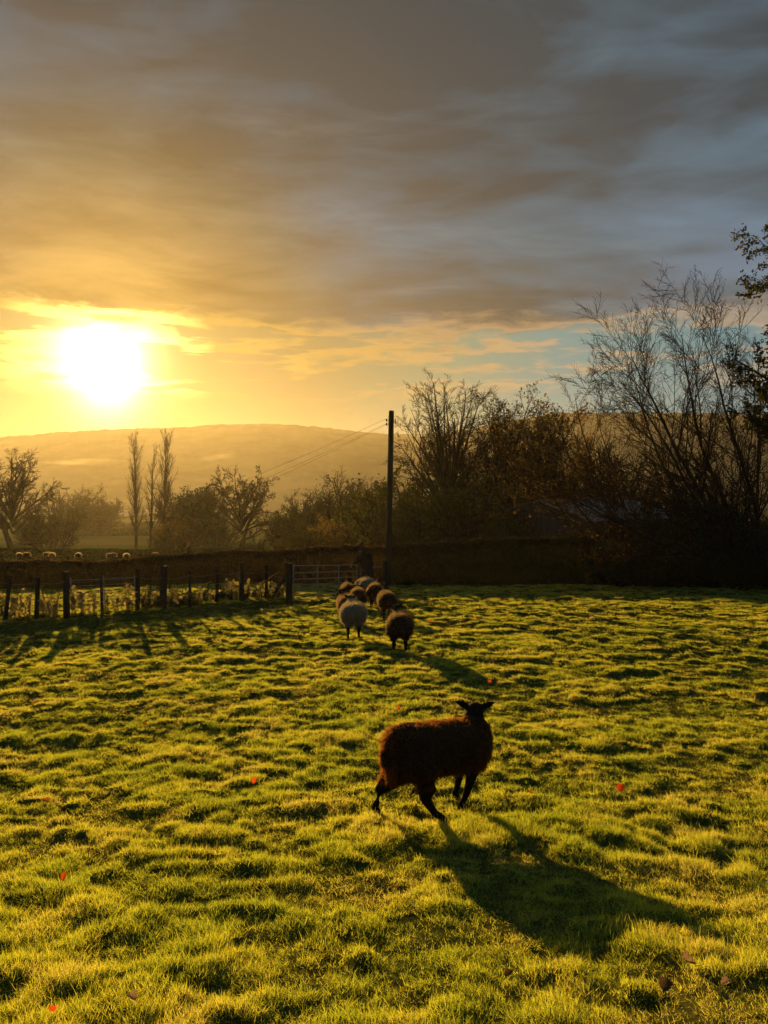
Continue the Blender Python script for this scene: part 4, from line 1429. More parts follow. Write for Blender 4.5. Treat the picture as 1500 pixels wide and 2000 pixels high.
def fleece(me_, head, n, length, width, seed, m_, shag=0.6, curl=0.5, low=0.0, lowlen=1.0):
    """locks of wool rooted on the body"""
    rng = np.random.default_rng(seed)
    me_.calc_loop_triangles()
    nt = len(me_.loop_triangles)
    tri = np.zeros(nt * 3, np.int32)
    me_.loop_triangles.foreach_get('vertices', tri)
    tri = tri.reshape(-1, 3)
    co = np.zeros(len(me_.vertices) * 3, np.float32)
    me_.vertices.foreach_get('co', co)
    co = co.reshape(-1, 3).astype(float)
    A_, B_, C_ = co[tri[:, 0]], co[tri[:, 1]], co[tri[:, 2]]
    nrm = np.cross(B_ - A_, C_ - A_)
    area = np.linalg.norm(nrm, axis=1)
    nrm = unit(nrm)
    ok = is_wool((A_ + B_ + C_) / 3, head)
    area = np.where(ok, area, 0)
    pick = rng.choice(nt, n, p=area / area.sum())
    u, v = rng.random(n), rng.random(n)
    fl = u + v > 1
    u, v = np.where(fl, 1 - u, u), np.where(fl, 1 - v, v)
    p = A_[pick] + (B_[pick] - A_[pick]) * u[:, None] + (C_[pick] - A_[pick]) * v[:, None]
    nn = nrm[pick]
    # neighbouring locks lean alike
    cl = np.stack([vnoise(p[:, 0] * 16 + p[:, 2] * 9, p[:, 1] * 16 + p[:, 2] * 13, s_) - 0.5 for s_ in (1, 2, 3)], -1) * 1.6
    d = unit(nn * (1.0 - 0.35 * shag) + cl * shag + np.array([-0.12, 0, -0.55]) * shag + rng.normal(0, 0.22, (n, 3)))
    L = length * rng.uniform(0.55, 1.25, n) * (0.7 + 0.6 * vnoise(p[:, 0] * 9, p[:, 1] * 9 + p[:, 2] * 11, 8))
    L = L * (1 + (lowlen - 1) * sstep(-p[:, 2], -0.42, -0.28))
    K_ = 3
    side = unit(np.cross(d, rng.normal(0, 1, (n, 3))))
    ptsl = [p - nn * 0.006]
    dd = d.copy()
    for k in range(K_):
        dd = unit(dd + rng.normal(0, 0.28 * curl, (n, 3)) + np.array([0, 0, -0.22 * shag]))
        ptsl.append(ptsl[-1] + dd * (L / K_)[:, None])
    wd = width * rng.uniform(0.6, 1.3, n)
    rows_ = []
    for k, q in enumerate(ptsl):
        w_ = wd * (1 - 0.75 * k / K_)
        rows_.append(q - side * w_[:, None])
        rows_.append(q + side * w_[:, None])
    V_ = np.stack(rows_, 1)
    base = (np.arange(n) * 2 * (K_ + 1))[:, None]
    Fq_ = np.concatenate([np.stack([base[:, 0] + 2 * k, base[:, 0] + 2 * k + 1, base[:, 0] + 2 * k + 3, base[:, 0] + 2 * k + 2], -1) for k in range(K_)])
    return np_mesh('fleece', V_.reshape(-1, 3), Fq_, m_)


def hoof_mesh():
    bm = bmesh.new()
    for s_ in (-1, 1):
        add_ell(bm, (0.012, 0.013 * s_, 0.016), (0.034, 0.014, 0.024), None, 10)
    me_ = bpy.data.meshes.new('hoof')
    bm.to_mesh(me_)
    bm.free()
    me_.materials.append(M['hoof'])
    return me_


HOOF = hoof_mesh()


def eye_mesh():
    bm = bmesh.new()
    bmesh.ops.create_uvsphere(bm, u_segments=10, v_segments=8, radius=0.013)
    me_ = bpy.data.meshes.new('eye')
    bm.to_mesh(me_)
    bm.free()
    me_.materials.append(M['eye'])
    return me_


EYE = eye_mesh()


def dress_sheep(e, body, wool, feet, head):
    link('body', body, e)
    link('fleece', wool, e)
    for k in feet:
        h_ = link('hoof', HOOF, e, feet[k])
    poll, muz = Vector(head[1]), Vector(head[2])
    fd = (muz - poll).normalized()
    sv = fd.cross(Vector((0, 0, 1))).normalized()
    for s_ in (-1, 1):
        link('eye', EYE, e, poll + fd * 0.065 + sv * 0.055 * s_ + Vector((0, 0, 0.025)))


# --- the near brown sheep
YAW = rad(27)
near_o = Vector((0.372, 5.12, 0))
near_o.z = float(ground(np.array([near_o.x]), np.array([near_o.y]), False)[0]) + 0.085


NK = 0.845
TORSO_N = [(x, zc + (0.012 if x < -0.2 else (-0.035 if x > 0.2 else -0.008)), w_, h_) for x, zc, w_, h_ in TORSO]
TORSO_N[0] = (-0.475, 0.45, 0.04, 0.07)
TORSO_N[1] = (-0.455, 0.43, 0.12, 0.165)
TORSO_N[2] = (-0.40, 0.44, 0.175, 0.215)
TORSO_N[3] = (-0.28, 0.452, 0.208, 0.218)


def near_local(px, py_d):
    """hoof at column px, distance d, in the sheep's own frame"""
    p = place(px, py_d) - near_o
    c_, s_ = math.cos(-YAW), math.sin(-YAW)
    return ((p.x * c_ - p.y * s_) / NK, (p.x * s_ + p.y * c_) / NK, p.z / NK)


feetN = {'hl': near_local(732, 5.04), 'hr': near_local(866, 4.86), 'fl': near_local(888, 5.46), 'fr': near_local(899, 5.22)}
a_hd = math.radians(58)       # head turned away from the camera
headN = ((0.30, 0.02, 0.46), (0.365, 0.05, 0.665), (0.365 + 0.17 * math.cos(a_hd), 0.05 + 0.17 * math.sin(a_hd), 0.585))
bN = sheep_body(feetN, headN, 0.012, 0.93, 0.100, TORSO_N)
two_tone(bN, headN, M['skin_brown'], M['face_dark'])
fN = fleece(bN, headN, 32000, 0.034, 0.0024, 7, M['wool_brown'], 0.8, 0.9, lowlen=1.35)
near = empty('sheep', near_o, YAW)
near.scale = (NK, NK, NK)
tag(near, 'nearest dark brown shaggy sheep standing side on with its head turned away', 'sheep', 'sheep in the near pasture')
dress_sheep(near, bN, fN, feetN, headN)

# --- sheep walking away towards the gate: three shared bodies
def flock_kind(seed, wide, wool_m, skin_m, walk, head, n, L):
    ft = {'fl': (0.27 + walk, 0.10, 0.0), 'fr': (0.27 - walk, -0.10, 0.0), 'hl': (-0.31 - walk, 0.105, 0.0), 'hr': (-0.31 + walk, -0.105, 0.0)}
    b_ = sheep_body(ft, head, 0.018, wide, 0.10)
    two_tone(b_, head, skin_m, M['face_dark'])
    f_ = fleece(b_, head, n, L, 0.0036, seed, wool_m, 0.45, 0.9)
    return b_, f_, ft, head


hd_up = ((0.36, 0.02, 0.48), (0.53, 0.04, 0.665), (0.69, 0.05, 0.58))
hd_mid = ((0.38, 0.0, 0.48), (0.56, 0.0, 0.62), (0.72, 0.0, 0.52))
hd_left = ((0.36, 0.03, 0.48), (0.52, 0.08, 0.66), (0.65, 0.16, 0.58))
hd_right = ((0.36, -0.02, 0.49), (0.52, -0.07, 0.685), (0.60, -0.20, 0.61))
KB1 = flock_kind(21, 1.08, M['wool_dark'], M['skin_brown'], 0.06, hd_left, 9000, 0.035)
KB2 = flock_kind(22, 1.02, M['wool_dark'], M['skin_brown'], -0.05, hd_mid, 9000, 0.035)
KW = flock_kind(23, 1.20, M['wool_cream'], M['skin_cream'], 0.05, hd_up, 9000, 0.04)
KR = flock_kind(24, 1.05, M['wool_dark'], M['skin_brown'], -0.06, hd_right, 9000, 0.035)
flock = [(KB1, 781, 12.8, 88, 0.91, 'brown sheep walking away at the back of the flock, right of the cream sheep'),
         (KW, 690, 14.2, 93, 0.93, 'cream sheep with dark head and legs, largest of the flock walking away'),
         (KB2, 755, 17.8, 97, 0.92, 'dark sheep alone on the right side of the flock, midway to the gate'),
         (KB1, 678, 17.0, 100, 0.95, 'dark sheep half hidden directly behind the cream sheep'),
         (KB2, 699, 20.0, 92, 0.94, 'dark sheep in the middle of the flock ahead of the half hidden one'),
         (KR, 680, 21.2, 98, 0.93, 'dark sheep at the left of the flock closest to the gate rails'),
         (KR, 733, 20.9, 86, 0.94, 'dark sheep with its head turned right below the person'),
         (KW, 718, 23.0, 90, 0.92, 'cream sheep far ahead between the dark sheep, near the person'),
         (KW, 709, 24.0, 84, 0.92, 'farthest cream sheep, only its back showing at the person\'s feet')]
for kd, px, d, yaw, k, lb in flock:
    b_, f_, ft, hd = kd
    e = empty('sheep', place(px, d) + Vector((0, 0, 0.035)), rad(yaw))
    e.scale = (k, k, k)
    tag(e, lb, 'sheep', 'sheep in the near pasture')
    dress_sheep(e, b_, f_, ft, hd)

# --- cream sheep grazing beyond the hedge
hd_gr = ((0.36, 0.0, 0.42), (0.54, 0.0, 0.24), (0.62, 0.0, 0.09))
KG = flock_kind(25, 1.12, M['wool_pale'], M['skin_brown'], 0.05, hd_gr, 4000, 0.05)
far = [(38, 47, 115, 'far grazing sheep at the left end of the row, its back just over the hedge'), (52, 47.6, 85, 'far grazing sheep touching the leftmost one'),
       (93, 48, 80, 'far grazing sheep, left one of the close pair below the dark round tree'), (102, 47.2, 105, 'far grazing sheep, right one of the close pair below the dark round tree'),
       (153, 47, 100, 'far grazing sheep standing alone below the distant pole'), (218, 46.5, 62, 'far grazing sheep left of the poplars, the broadest back of the row'),
       (247, 46.3, 110, 'far grazing sheep just below the first poplar'), (303, 47, 80, 'far grazing sheep below the last poplars, dim against the hedge'),
       (381, 46.5, 100, 'far grazing sheep below the small brown tree'), (461, 46, 80, 'far grazing sheep in front of the oak trunk'), (482, 46, 110, 'far grazing sheep just right of the oak trunk')]
for px, d, yaw, lb in far:
    b_, f_, ft, hd = KG
    e = empty('sheep', place(px, d) + Vector((0, 0, 0.10)), rad(yaw))
    k = 0.72
    e.scale = (k, k, k)
    tag(e, lb, 'sheep', 'sheep grazing beyond the hedge')
    dress_sheep(e, b_, f_, ft, hd)

# ------------------------------------------------------------------ the person by the gate
M['skin'] = simple_mat('skin', (0.36, 0.21, 0.15), (0.42, 0.25, 0.18), 30, 0.6)
M['coat'] = simple_mat('dark_coat', (0.008, 0.009, 0.009), (0.014, 0.015, 0.014), 14, 0.95, 0.3, 0.03)
M['trousers'] = simple_mat('dark_trousers', (0.018, 0.018, 0.022), (0.030, 0.030, 0.034), 14, 0.9, 0.2, 0.1)
M['hair'] = simple_mat('grey_brown_hair', (0.055, 0.038, 0.026), (0.10, 0.075, 0.055), 60, 0.7)
M['boot'] = simple_mat('rubber_boot', (0.012, 0.014, 0.010), (0.022, 0.024, 0.016), 9, 0.5)


def person_parts():
    """facing +x, bent a little forward at the hips, left arm reaching to the gate; 1.5 m tall as posed"""
    hipz = 0.78
    ch = Vector((0.16, 0, 1.18))
    neck = Vector((0.22, 0, 1.30))
    hd = Vector((0.27, 0.02, 1.43))
    L = {}
    L['legs'] = [([(0, 0.09 * s, hipz), (0.05 * s + 0.03, 0.10 * s, 0.42), (0.08 * s - 0.02, 0.10 * s, 0.08)], [0.085, 0.058, 0.042]) for s in (-1, 1)]
    L['arms'] = [([(0.15, 0.19, 1.22), (0.26, 0.27, 0.99), (0.44, 0.22, 0.93)], [0.05, 0.04, 0.028]), ([(0.15, -0.19, 1.22), (0.14, -0.29, 0.97), (0.30, -0.26, 0.84)], [0.05, 0.04, 0.028])]
    bm = bmesh.new()
    add_tube(bm, [(0, 0, hipz), (0.06, 0, 0.95), ch, neck], [0.135, 0.12, 0.14, 0.06], 14)
    add_tube(bm, [neck, hd - Vector((0.02, 0, 0.05))], [0.055, 0.05], 12)
    add_ell(bm, hd, (0.095, 0.075, 0.115))
    add_ell(bm, hd + Vector((0.05, 0, -0.06)), (0.05, 0.05, 0.05))
    add_ell(bm, hd + Vector((0.10, 0, -0.015)), (0.02, 0.014, 0.026))            # nose
    add_ell(bm, hd + Vector((0.085, 0, -0.068)), (0.014, 0.026, 0.010))          # lips
    for s in (-1, 1):
        add_ell(bm, hd + Vector((-0.01, 0.078 * s, -0.01)), (0.022, 0.012, 0.032))
        add_ell(bm, hd + Vector((0.082, 0.03 * s, 0.028)), (0.016, 0.026, 0.009))   # brow
    for pts, r in L['legs'] + L['arms']:
        add_tube(bm, pts, r, 10)
    for pts, r in L['legs']:
        f_ = Vector(pts[-1])
        add_tube(bm, [f_, f_ + Vector((0.05, 0, -0.045)), f_ + Vector((0.15, 0, -0.055))], [0.04, 0.038, 0.028], 10)
    for pts, r in L['arms']:
        w = Vector(pts[-1])
        dv = (w - Vector(pts[-2])).normalized()
        sv = dv.cross(Vector((0, 0, 1))).normalized()
        sgn = 1 if pts[0][1] > 0 else -1
        palm = w + dv * 0.055
        add_ell(bm, palm, (0.05, 0.038, 0.018), dv.to_track_quat('X', 'Z'))
        for k, ln in enumerate((0.068, 0.078, 0.072, 0.056)):
            b0 = palm + dv * 0.035 + sv * (k - 1.5) * 0.021
            k1 = b0 + dv * ln * 0.5
            k2 = k1 + (dv * 0.5 - Vector((0, 0, 0.85))).normalized() * ln * 0.5
            add_tube(bm, [b0, k1, k2], [0.0095, 0.009, 0.008], 7)
        tb = palm - sv * sgn * -0.03 - dv * 0.02
        add_tube(bm, [tb, tb + sv * sgn * 0.03 + dv * 0.03, tb + sv * sgn * 0.035 + dv * 0.06 - Vector((0, 0, 0.015))], [0.012, 0.011, 0.009], 7)
    body_ = remeshed(bm, 'body', 0.0085, 2)
    body_.materials.clear()
    body_.materials.append(M['skin'])
    # coat
    bm = bmesh.new()
    add_tube(bm, [(-0.03, 0, 0.66), (0.0, 0, 0.80), (0.065, 0, 0.98), (0.15, 0, 1.18), (0.195, 0, 1.265)], [0.19, 0.182, 0.175, 0.185, 0.10], 18)
    for pts, r in L['arms']:
        w = Vector(pts[-2]).lerp(Vector(pts[-1]), 0.95)
        add_tube(bm, [(0.13, pts[0][1] * 0.6, 1.21), pts[0], pts[1], w], [0.10, 0.085, 0.068, 0.055], 12)
    add_tube(bm, [(0.19, 0, 1.26), (0.215, 0, 1.315)], [0.088, 0.074], 14)
    coat = remeshed(bm, 'coat', 0.016, 3)
    coat.materials.clear()
    coat.materials.append(M['coat'])
    bm = bmesh.new()
    for pts, r in L['legs']:
        add_tube(bm, [pts[0], pts[1], Vector(pts[1]).lerp(Vector(pts[2]), 0.55)], [0.115, 0.082, 0.072], 12)
    add_tube(bm, [(0, -0.06, hipz), (0, 0.06, hipz)], [0.13, 0.13], 12)
    tro = remeshed(bm, 'trousers', 0.016, 3)
    tro.materials.clear()
    tro.materials.append(M['trousers'])
    boots = []
    for pts, r in L['legs']:
        bm = bmesh.new()
        k_, f_ = Vector(pts[1]), Vector(pts[2])
        add_tube(bm, [k_.lerp(f_, 0.25), k_.lerp(f_, 0.6), f_ + Vector((0, 0, -0.02))], [0.082, 0.07, 0.056], 12)
        add_tube(bm, [f_ + Vector((-0.02, 0, -0.025)), f_ + Vector((0.08, 0, -0.035)), f_ + Vector((0.17, 0, -0.045))], [0.055, 0.05, 0.036], 12)
        q = remeshed(bm, 'boot', 0.014, 2)
        q.materials.clear()
        q.materials.append(M['boot'])
        boots.append(q)
    # hair: a cap of strands round the skull
    rng = np.random.default_rng(3)
    n = 2600
    u = unit(rng.normal(0, 1, (n, 3)))
    u = u[(u[:, 2] > -0.25) & ((u[:, 0] < 0.35) | (u[:, 2] > 0.55))]
    c0 = np.array(hd) + u * np.array([0.098, 0.079, 0.118])
    d_ = unit(u + np.array([-0.4, 0, -0.5]) + rng.normal(0, 0.3, u.shape))
    Pts_ = c0[:, None, :] + d_[:, None, :] * (np.linspace(-0.01, 0.045, 3)[None, :, None])
    v_, f_ = tubes(Pts_, np.tile(np.array([0.006, 0.005, 0.002]), (len(u), 1)), 3)
    hair = np_mesh('hair', v_, f_, M['hair'])
    return body_, coat, tro, boots, hair, hd


pb, pc, pt, pbo, ph, phd = person_parts()
per = empty('person', place(717, 25.0), rad(128))
per.scale = (1.08, 1.08, 1.08)
tag(per, 'person in a dark coat bending forward at the end of the gate', 'person')
link('body', pb, per)
link('coat', pc, per)
link('trousers', pt, per)
for q in pbo:
    link('boot', q, per)
link('hair', ph, per)
for s in (-1, 1):
    e_ = link('eye', EYE, per, phd + Vector((0.082, 0.031 * s, 0.012)))

# ------------------------------------------------------------------ fallen leaves on the grass
M['leaf_red'] = leaf_mat('red_leaf', (0.42, 0.055, 0.015), (0.34, 0.045, 0.012), (0.75, 0.10, 0.02), (0.6, 0.09, 0.02), 0.5)
M['leaf_rust'] = leaf_mat('rust_leaf', (0.26, 0.09, 0.03), (0.20, 0.07, 0.025), (0.45, 0.15, 0.04), (0.4, 0.13, 0.04), 0.5)
M['leaf_brown'] = leaf_mat('brown_leaf', (0.07, 0.045, 0.028), (0.10, 0.065, 0.04), (0.12, 0.08, 0.04), (0.16, 0.1, 0.05), 0.3)
M['leaf_tan'] = leaf_mat('tan_leaf', (0.34, 0.22, 0.13), (0.40, 0.28, 0.18), (0.4, 0.26, 0.14), (0.45, 0.3, 0.18), 0.4)


def leaf_shape(seed, m_, curl=0.6):
    """a lobed curled leaf with a midrib fold and a stalk, about 1 unit long"""
    rr_ = random.Random(seed)
    n = 11
    V, Fs = [], []
    prof = [0.03, 0.30, 0.24, 0.44, 0.30, 0.52, 0.34, 0.40, 0.22, 0.16, 0.0]
    for i in range(n):
        t_ = i / (n - 1)
        y = t_ - 0.3
        w_ = prof[i] * rr_.uniform(0.85, 1.15)
        z0 = curl * 0.35 * (t_ - 0.4) ** 2
        for s in (-1, -0.5, 0, 0.5, 1):
            V.append((s * w_, y + 0.12 * abs(s) * w_, z0 + curl * 0.9 * (abs(s) * w_) ** 1.5 + rr_.uniform(-0.012, 0.012)))
    for i in range(n - 1):
        for k in range(4):
            a = i * 5 + k
            Fs.append((a, a + 1, a + 6, a + 5))
    blade = np_mesh('blade', V, Fs, m_, True)
    v_, f_ = tubes(np.array([[[0, -0.62, 0.06], [0, -0.45, 0.03], [0, -0.28, 0.03], [0, 0.1, 0.012]]]), np.array([[0.016, 0.014, 0.014, 0.006]]), 5)
    return blade, np_mesh('stalk', v_, f_, M['leaf_brown'])


LS = {k: leaf_shape(i, M['leaf_' + k], 0.7 + 0.3 * i) for i, k in enumerate(('red', 'rust', 'brown', 'tan'))}


def ground_at(px, py):
    """where the line of sight through a pixel meets the pasture"""
    for d in np.concatenate([np.arange(2.0, 8, 0.01), np.arange(8, 26, 0.03)]):
        p = P(px, py, d)
        if p.z < gz(p.x, p.y) + 0.03:
            return p
    return P(px, py, 10)


leaves = [(1213, 1550, 'red', 0.085, 'bright red fallen leaf standing upright in the grass right of the near sheep'), (1040, 1558, 'rust', 0.075, 'dull red fallen leaf between the near sheep and the bright red one'),
          (497, 1535, 'red', 0.065, 'small red fallen leaf in open grass left of the near sheep'), (125, 1727, 'red', 0.055, 'small red fallen leaf low on the left side of the pasture'),
          (92, 1573, 'rust', 0.06, 'rust fallen leaf near the left photo edge'), (103, 1992, 'red', 0.04, 'red fallen leaf at the very bottom left'),
          (68, 1379, 'rust', 0.09, 'rust fallen leaf far left, level with the near sheep\'s head'), (283, 1421, 'rust', 0.07, 'small rust fallen leaf in the left half of the mid pasture'),
          (955, 1337, 'red', 0.085, 'red fallen leaf at the tip of the walking brown sheep\'s shadow'), (1121, 1369, 'rust', 0.08, 'rust fallen leaf right of the near sheep\'s head, further off'),
          (779, 1390, 'red', 0.06, 'red fallen leaf just above the near sheep\'s back'), (401, 1273, 'rust', 0.10, 'rust fallen leaf in the far left pasture beyond the tussocks'),
          (842, 1216, 'red', 0.12, 'far red fallen leaf beside the walking brown sheep\'s right flank'), (1297, 1948, 'brown', 0.075, 'dark brown curled leaf in the bottom right grass'),
          (1350, 1898, 'tan', 0.07, 'pale tan curled leaf in the bottom right grass'), (772, 1746, 'rust', 0.05, 'rust fallen leaf below the near sheep\'s hind legs'),
          (992, 1922, 'brown', 0.05, 'small dark leaf scrap at the bottom middle'), (262, 1968, 'tan', 0.045, 'pale tan leaf scrap at the bottom left'),
          (375, 1776, 'brown', 0.06, 'dark brown leaf beside a tussock in the lower left'), (1415, 1940, 'tan', 0.05, 'small tan leaf near the bottom right photo edge')]
for i, (px, py, kd, sz, lb) in enumerate(leaves):
    p = ground_at(px, py)
    e = empty('fallen_leaf', p + Vector((0, 0, 0.03)), i * 1.9)
    e.rotation_euler = (rad(35 + (i * 37) % 40) if kd == 'red' else rad(15), rad((i * 53) % 30 - 15), i * 1.9)
    e.scale = (sz * 0.8, sz * 0.8, sz * 0.8)
    tag(e, lb, 'leaf', 'fallen leaves on the pasture')
    link('blade', LS[kd][0], e)
    link('stalk', LS[kd][1], e)

# ------------------------------------------------------------------ grass: tufts of blades on scattered points
rng = np.random.default_rng(99)
bands = [(1.5, 3.2, 1500, 0.72), (3.2, 5.0, 1050, 0.80), (5.0, 8.0, 560, 0.95), (8.0, 12.0, 260, 1.25), (12.0, 18.0, 140, 1.6), (18.0, 30.0, 75, 2.0)]
PX, PY, SC = [], [], []
for d0, d1, dens, k in bands:
    wmax = 0.56 * d1 + 1.6
    n = int((d1 - d0) * 2 * wmax * dens)
    y = rng.uniform(d0, d1, n)
    x = rng.uniform(-wmax, wmax, n)
    m_ok = np.abs(x) < 0.56 * y + 1.6
    PX.append(x[m_ok]); PY.append(y[m_ok]); SC.append(np.full(m_ok.sum(), k))
PX, PY, SC = np.concatenate(PX), np.concatenate(PY), np.concatenate(SC)
s_b, _ = bank_side(PX, PY)
face = (s_b > -0.05) & (s_b < 0.4) & (PX < -2.2)
keep = ~(face & (rng.random(len(PX)) < 0.55))
PX, PY, SC = PX[keep], PY[keep], SC[keep]
TT = tuss(PX, PY)
keep = rng.random(len(PX)) < 0.45 + 0.55 * sstep(TT, 0.0, 0.25)      # thinner in the trodden hollows
PX, PY, SC, TT = PX[keep], PY[keep], SC[keep], TT[keep]
PZ = ground(PX, PY) - 0.006
H_ = (0.65 + 0.55 * TT) * rng.uniform(0.55, 1.35, len(PX))
gm = bpy.data.meshes.new('grass')
gm.vertices.add(len(PX))
gm.vertices.foreach_set('co', np.stack([PX, PY, PZ], -1).astype(np.float32).ravel())
at = gm.attributes.new('tall', 'FLOAT', 'POINT')
at.data.foreach_set('value', H_.astype(np.float32))
at = gm.attributes.new('wide', 'FLOAT', 'POINT')
at.data.foreach_set('value', SC.astype(np.float32))
gm.update()
# slow colour drift over the pasture lives in the material; each blade has its own tone
m_, gg, out = mat('grass_blade')
a = gg.n('ShaderNodeAttribute')
a.attribute_name = 'tone'
tone = a.outputs['Fac']
pos = gg.n('ShaderNodeNewGeometry').outputs['Position']
patch = gg.noise(pos, 1.3, 4.0, 0.6)
f1 = gg.m('ADD', gg.m('MULTIPLY', tone, 0.58), gg.m('MULTIPLY', gg.sstep(patch, 0.36, 0.66), 0.42))
dcol = gg.ramp(f1, [(0.0, (0.040, 0.066, 0.014)), (0.45, (0.075, 0.105, 0.018)), (0.76, (0.110, 0.120, 0.024)), (0.96, (0.24, 0.19, 0.085))])
tcol = gg.ramp(f1, [(0.0, (0.24, 0.38, 0.04)), (0.45, (0.58, 0.70, 0.06)), (0.76, (0.84, 0.82, 0.10)), (0.96, (0.82, 0.70, 0.30))])
d_ = gg.n('ShaderNodeBsdfDiffuse')
gg.put(d_.inputs[0], dcol)
t_ = gg.n('ShaderNodeBsdfTranslucent')
gg.put(t_.inputs[0], tcol)
mx = gg.n('ShaderNodeMixShader')
mx.inputs[0].default_value = 0.64
gg.put(mx.inputs[1], d_.outputs[0])
gg.put(mx.inputs[2], t_.outputs[0])
gl_ = gg.n('ShaderNodeBsdfGlossy')
gl_.inputs['Roughness'].default_value = 0.38
gl_.inputs[0].default_value = (0.55, 0.55, 0.5, 1)
m2 = gg.n('ShaderNodeMixShader')
m2.inputs[0].default_value = 0.035
gg.put(m2.inputs[1], mx.outputs[0])
gg.put(m2.inputs[2], gl_.outputs[0])
gg.put(out.inputs[0], m2.outputs[0])
M['blade'] = m_

ng = bpy.data.node_groups.new('grass', 'GeometryNodeTree')
ng.interface.new_socket('Geometry', in_out='INPUT', socket_type='NodeSocketGeometry')
ng.interface.new_socket('Geometry', in_out='OUTPUT', socket_type='NodeSocketGeometry')
N = ng.nodes.new
Lk = ng.links.new
gi, go = N('NodeGroupInput'), N('NodeGroupOutput')


def nm(op, a, b=None):
    q = N('ShaderNodeMath')
    q.operation = op
    for i, v in enumerate((a, b)):
        if v is None:
            continue
        if isinstance(v, (int, float)):
            q.inputs[i].default_value = v
        else:
            Lk(v, q.inputs[i])
    return q.outputs[0]


def blade_geo(bend):
    gr = N('GeometryNodeMeshGrid')
    gr.inputs[0].default_value = 1.0
    gr.inputs[1].default_value = 1.0
    gr.inputs[2].default_value = 2
    gr.inputs[3].default_value = 4
    ps = N('GeometryNodeInputPosition')
    sp = N('ShaderNodeSeparateXYZ')
    Lk(ps.outputs[0], sp.inputs[0])
    tt = nm('ADD', sp.outputs[1], 0.5)
    wd = nm('MULTIPLY', nm('SUBTRACT', 1.0, nm('MULTIPLY', nm('POWER', tt, 1.6), 0.92)), 0.0026)
    cx_ = nm('MULTIPLY', sp.outputs[0], nm('MULTIPLY', wd, 1.0))
    cy_ = nm('MULTIPLY', nm('POWER', tt, 2.0), bend)
    cz_ = nm('MULTIPLY', nm('SUBTRACT', tt, nm('MULTIPLY', nm('POWER', tt, 2.0), bend * 4.0)), 0.031)
    cb = N('ShaderNodeCombineXYZ')
    Lk(cx_, cb.inputs[0]); Lk(cy_, cb.inputs[1]); Lk(cz_, cb.inputs[2])
    sp2 = N('GeometryNodeSetPosition')
    Lk(gr.outputs[0], sp2.inputs[0])
    Lk(cb.outputs[0], sp2.inputs['Position'])
    return sp2.outputs[0]


def rnd_vec(lo, hi, seed):
    q = N('FunctionNodeRandomValue')
    q.data_type = 'FLOAT_VECTOR'
    q.inputs[0].default_value = lo
    q.inputs[1].default_value = hi
    q.inputs['Seed'].default_value = seed
    return q.outputs[0]


def rnd_f(lo, hi, seed):
    q = N('FunctionNodeRandomValue')
    q.data_type = 'FLOAT'
    q.inputs[2].default_value = lo
    q.inputs[3].default_value = hi
    q.inputs['Seed'].default_value = seed
    return q.outputs[1]


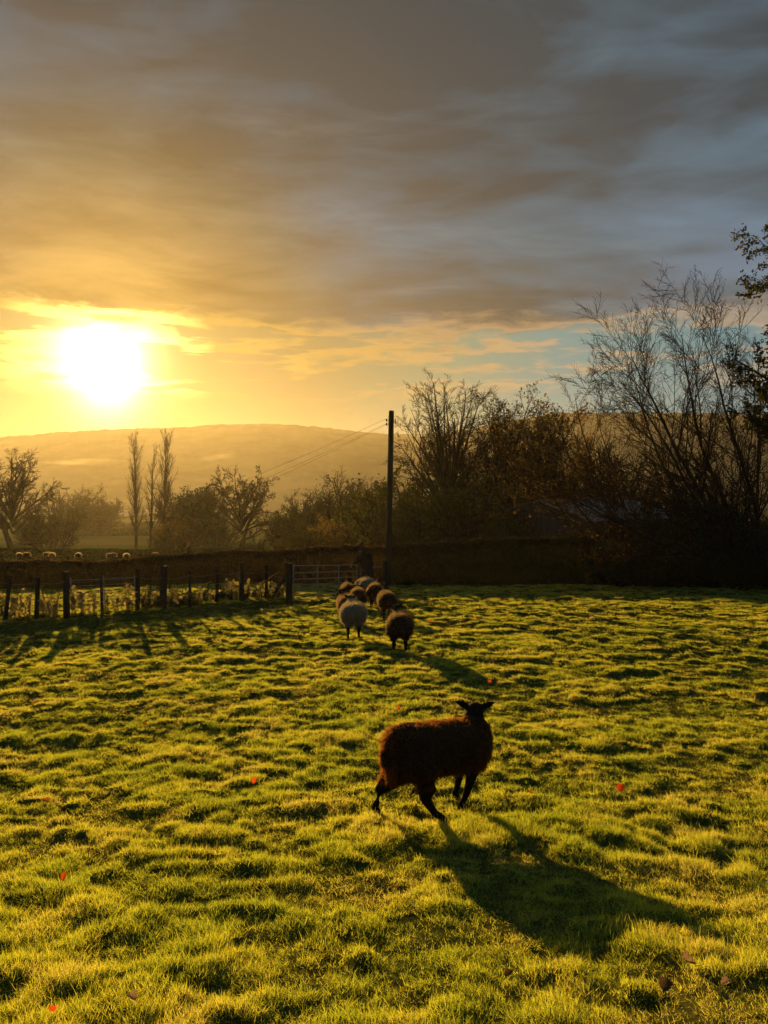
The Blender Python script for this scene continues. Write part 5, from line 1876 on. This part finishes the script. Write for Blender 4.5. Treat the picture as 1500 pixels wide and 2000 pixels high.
jn = N('GeometryNodeJoinGeometry')
for vs in range(6):
    pts = N('GeometryNodePoints')
    pts.inputs[0].default_value = 42
    Lk(rnd_vec((-0.045, -0.045, 0), (0.045, 0.045, 0), 10 + vs), pts.inputs['Position'])
    ip = N('GeometryNodeInstanceOnPoints')
    Lk(pts.outputs[0], ip.inputs['Points'])
    Lk(blade_geo(0.010 + 0.007 * vs), ip.inputs['Instance'])
    Lk(rnd_vec((-0.85, -0.85, 0), (0.85, 0.85, 6.28), 30 + vs), ip.inputs['Rotation'])
    sv_ = N('ShaderNodeCombineXYZ')
    h0 = rnd_f(0.45, 1.25, 50 + vs)
    w0 = rnd_f(0.8, 1.5, 60 + vs)
    Lk(w0, sv_.inputs[0]); Lk(h0, sv_.inputs[1]); Lk(h0, sv_.inputs[2])
    Lk(sv_.outputs[0], ip.inputs['Scale'])
    sa = N('GeometryNodeStoreNamedAttribute')
    sa.data_type = 'FLOAT'
    sa.domain = 'INSTANCE'
    Lk(ip.outputs[0], sa.inputs['Geometry'])
    sa.inputs['Name'].default_value = 'tone'
    Lk(rnd_f(0.0, 1.0, 70 + vs), sa.inputs['Value'])
    rz_ = N('GeometryNodeRealizeInstances')
    Lk(sa.outputs[0], rz_.inputs[0])
    sm = N('GeometryNodeSetMaterial')
    sm.inputs['Material'].default_value = M['blade']
    Lk(rz_.outputs[0], sm.inputs[0])
    ti = N('GeometryNodeGeometryToInstance')
    Lk(sm.outputs[0], ti.inputs[0])
    Lk(ti.outputs[0], jn.inputs[0])
m2p = N('GeometryNodeMeshToPoints')
Lk(gi.outputs[0], m2p.inputs[0])
ins = N('GeometryNodeInstanceOnPoints')
Lk(m2p.outputs[0], ins.inputs['Points'])
Lk(jn.outputs[0], ins.inputs['Instance'])
ins.inputs['Pick Instance'].default_value = True
ri = N('FunctionNodeRandomValue')
ri.data_type = 'INT'
ri.inputs[4].default_value = 0
ri.inputs[5].default_value = 5
ri.inputs['Seed'].default_value = 3
Lk(ri.outputs[2], ins.inputs['Instance Index'])
Lk(rnd_vec((-0.12, -0.12, 0), (0.12, 0.12, 6.28), 5), ins.inputs['Rotation'])


def named(n_):
    q = N('GeometryNodeInputNamedAttribute')
    q.data_type = 'FLOAT'
    q.inputs[0].default_value = n_
    return q.outputs[0]


cs = N('ShaderNodeCombineXYZ')
wv = named('wide')
Lk(wv, cs.inputs[0]); Lk(wv, cs.inputs[1])
hv2 = nm('MULTIPLY', named('tall'), nm('ADD', nm('MULTIPLY', wv, 0.10), 0.90))
Lk(hv2, cs.inputs[2])
Lk(cs.outputs[0], ins.inputs['Scale'])
Lk(ins.outputs[0], go.inputs[0])
gr_o = tag(link('grass', gm), kind='stuff')
md = gr_o.modifiers.new('grass', 'NODES')
md.node_group = ng
print('tufts', len(PX), 'objects', len(bpy.data.objects), 'tris', sum(len(m.polygons) * 2 for m in bpy.data.meshes))
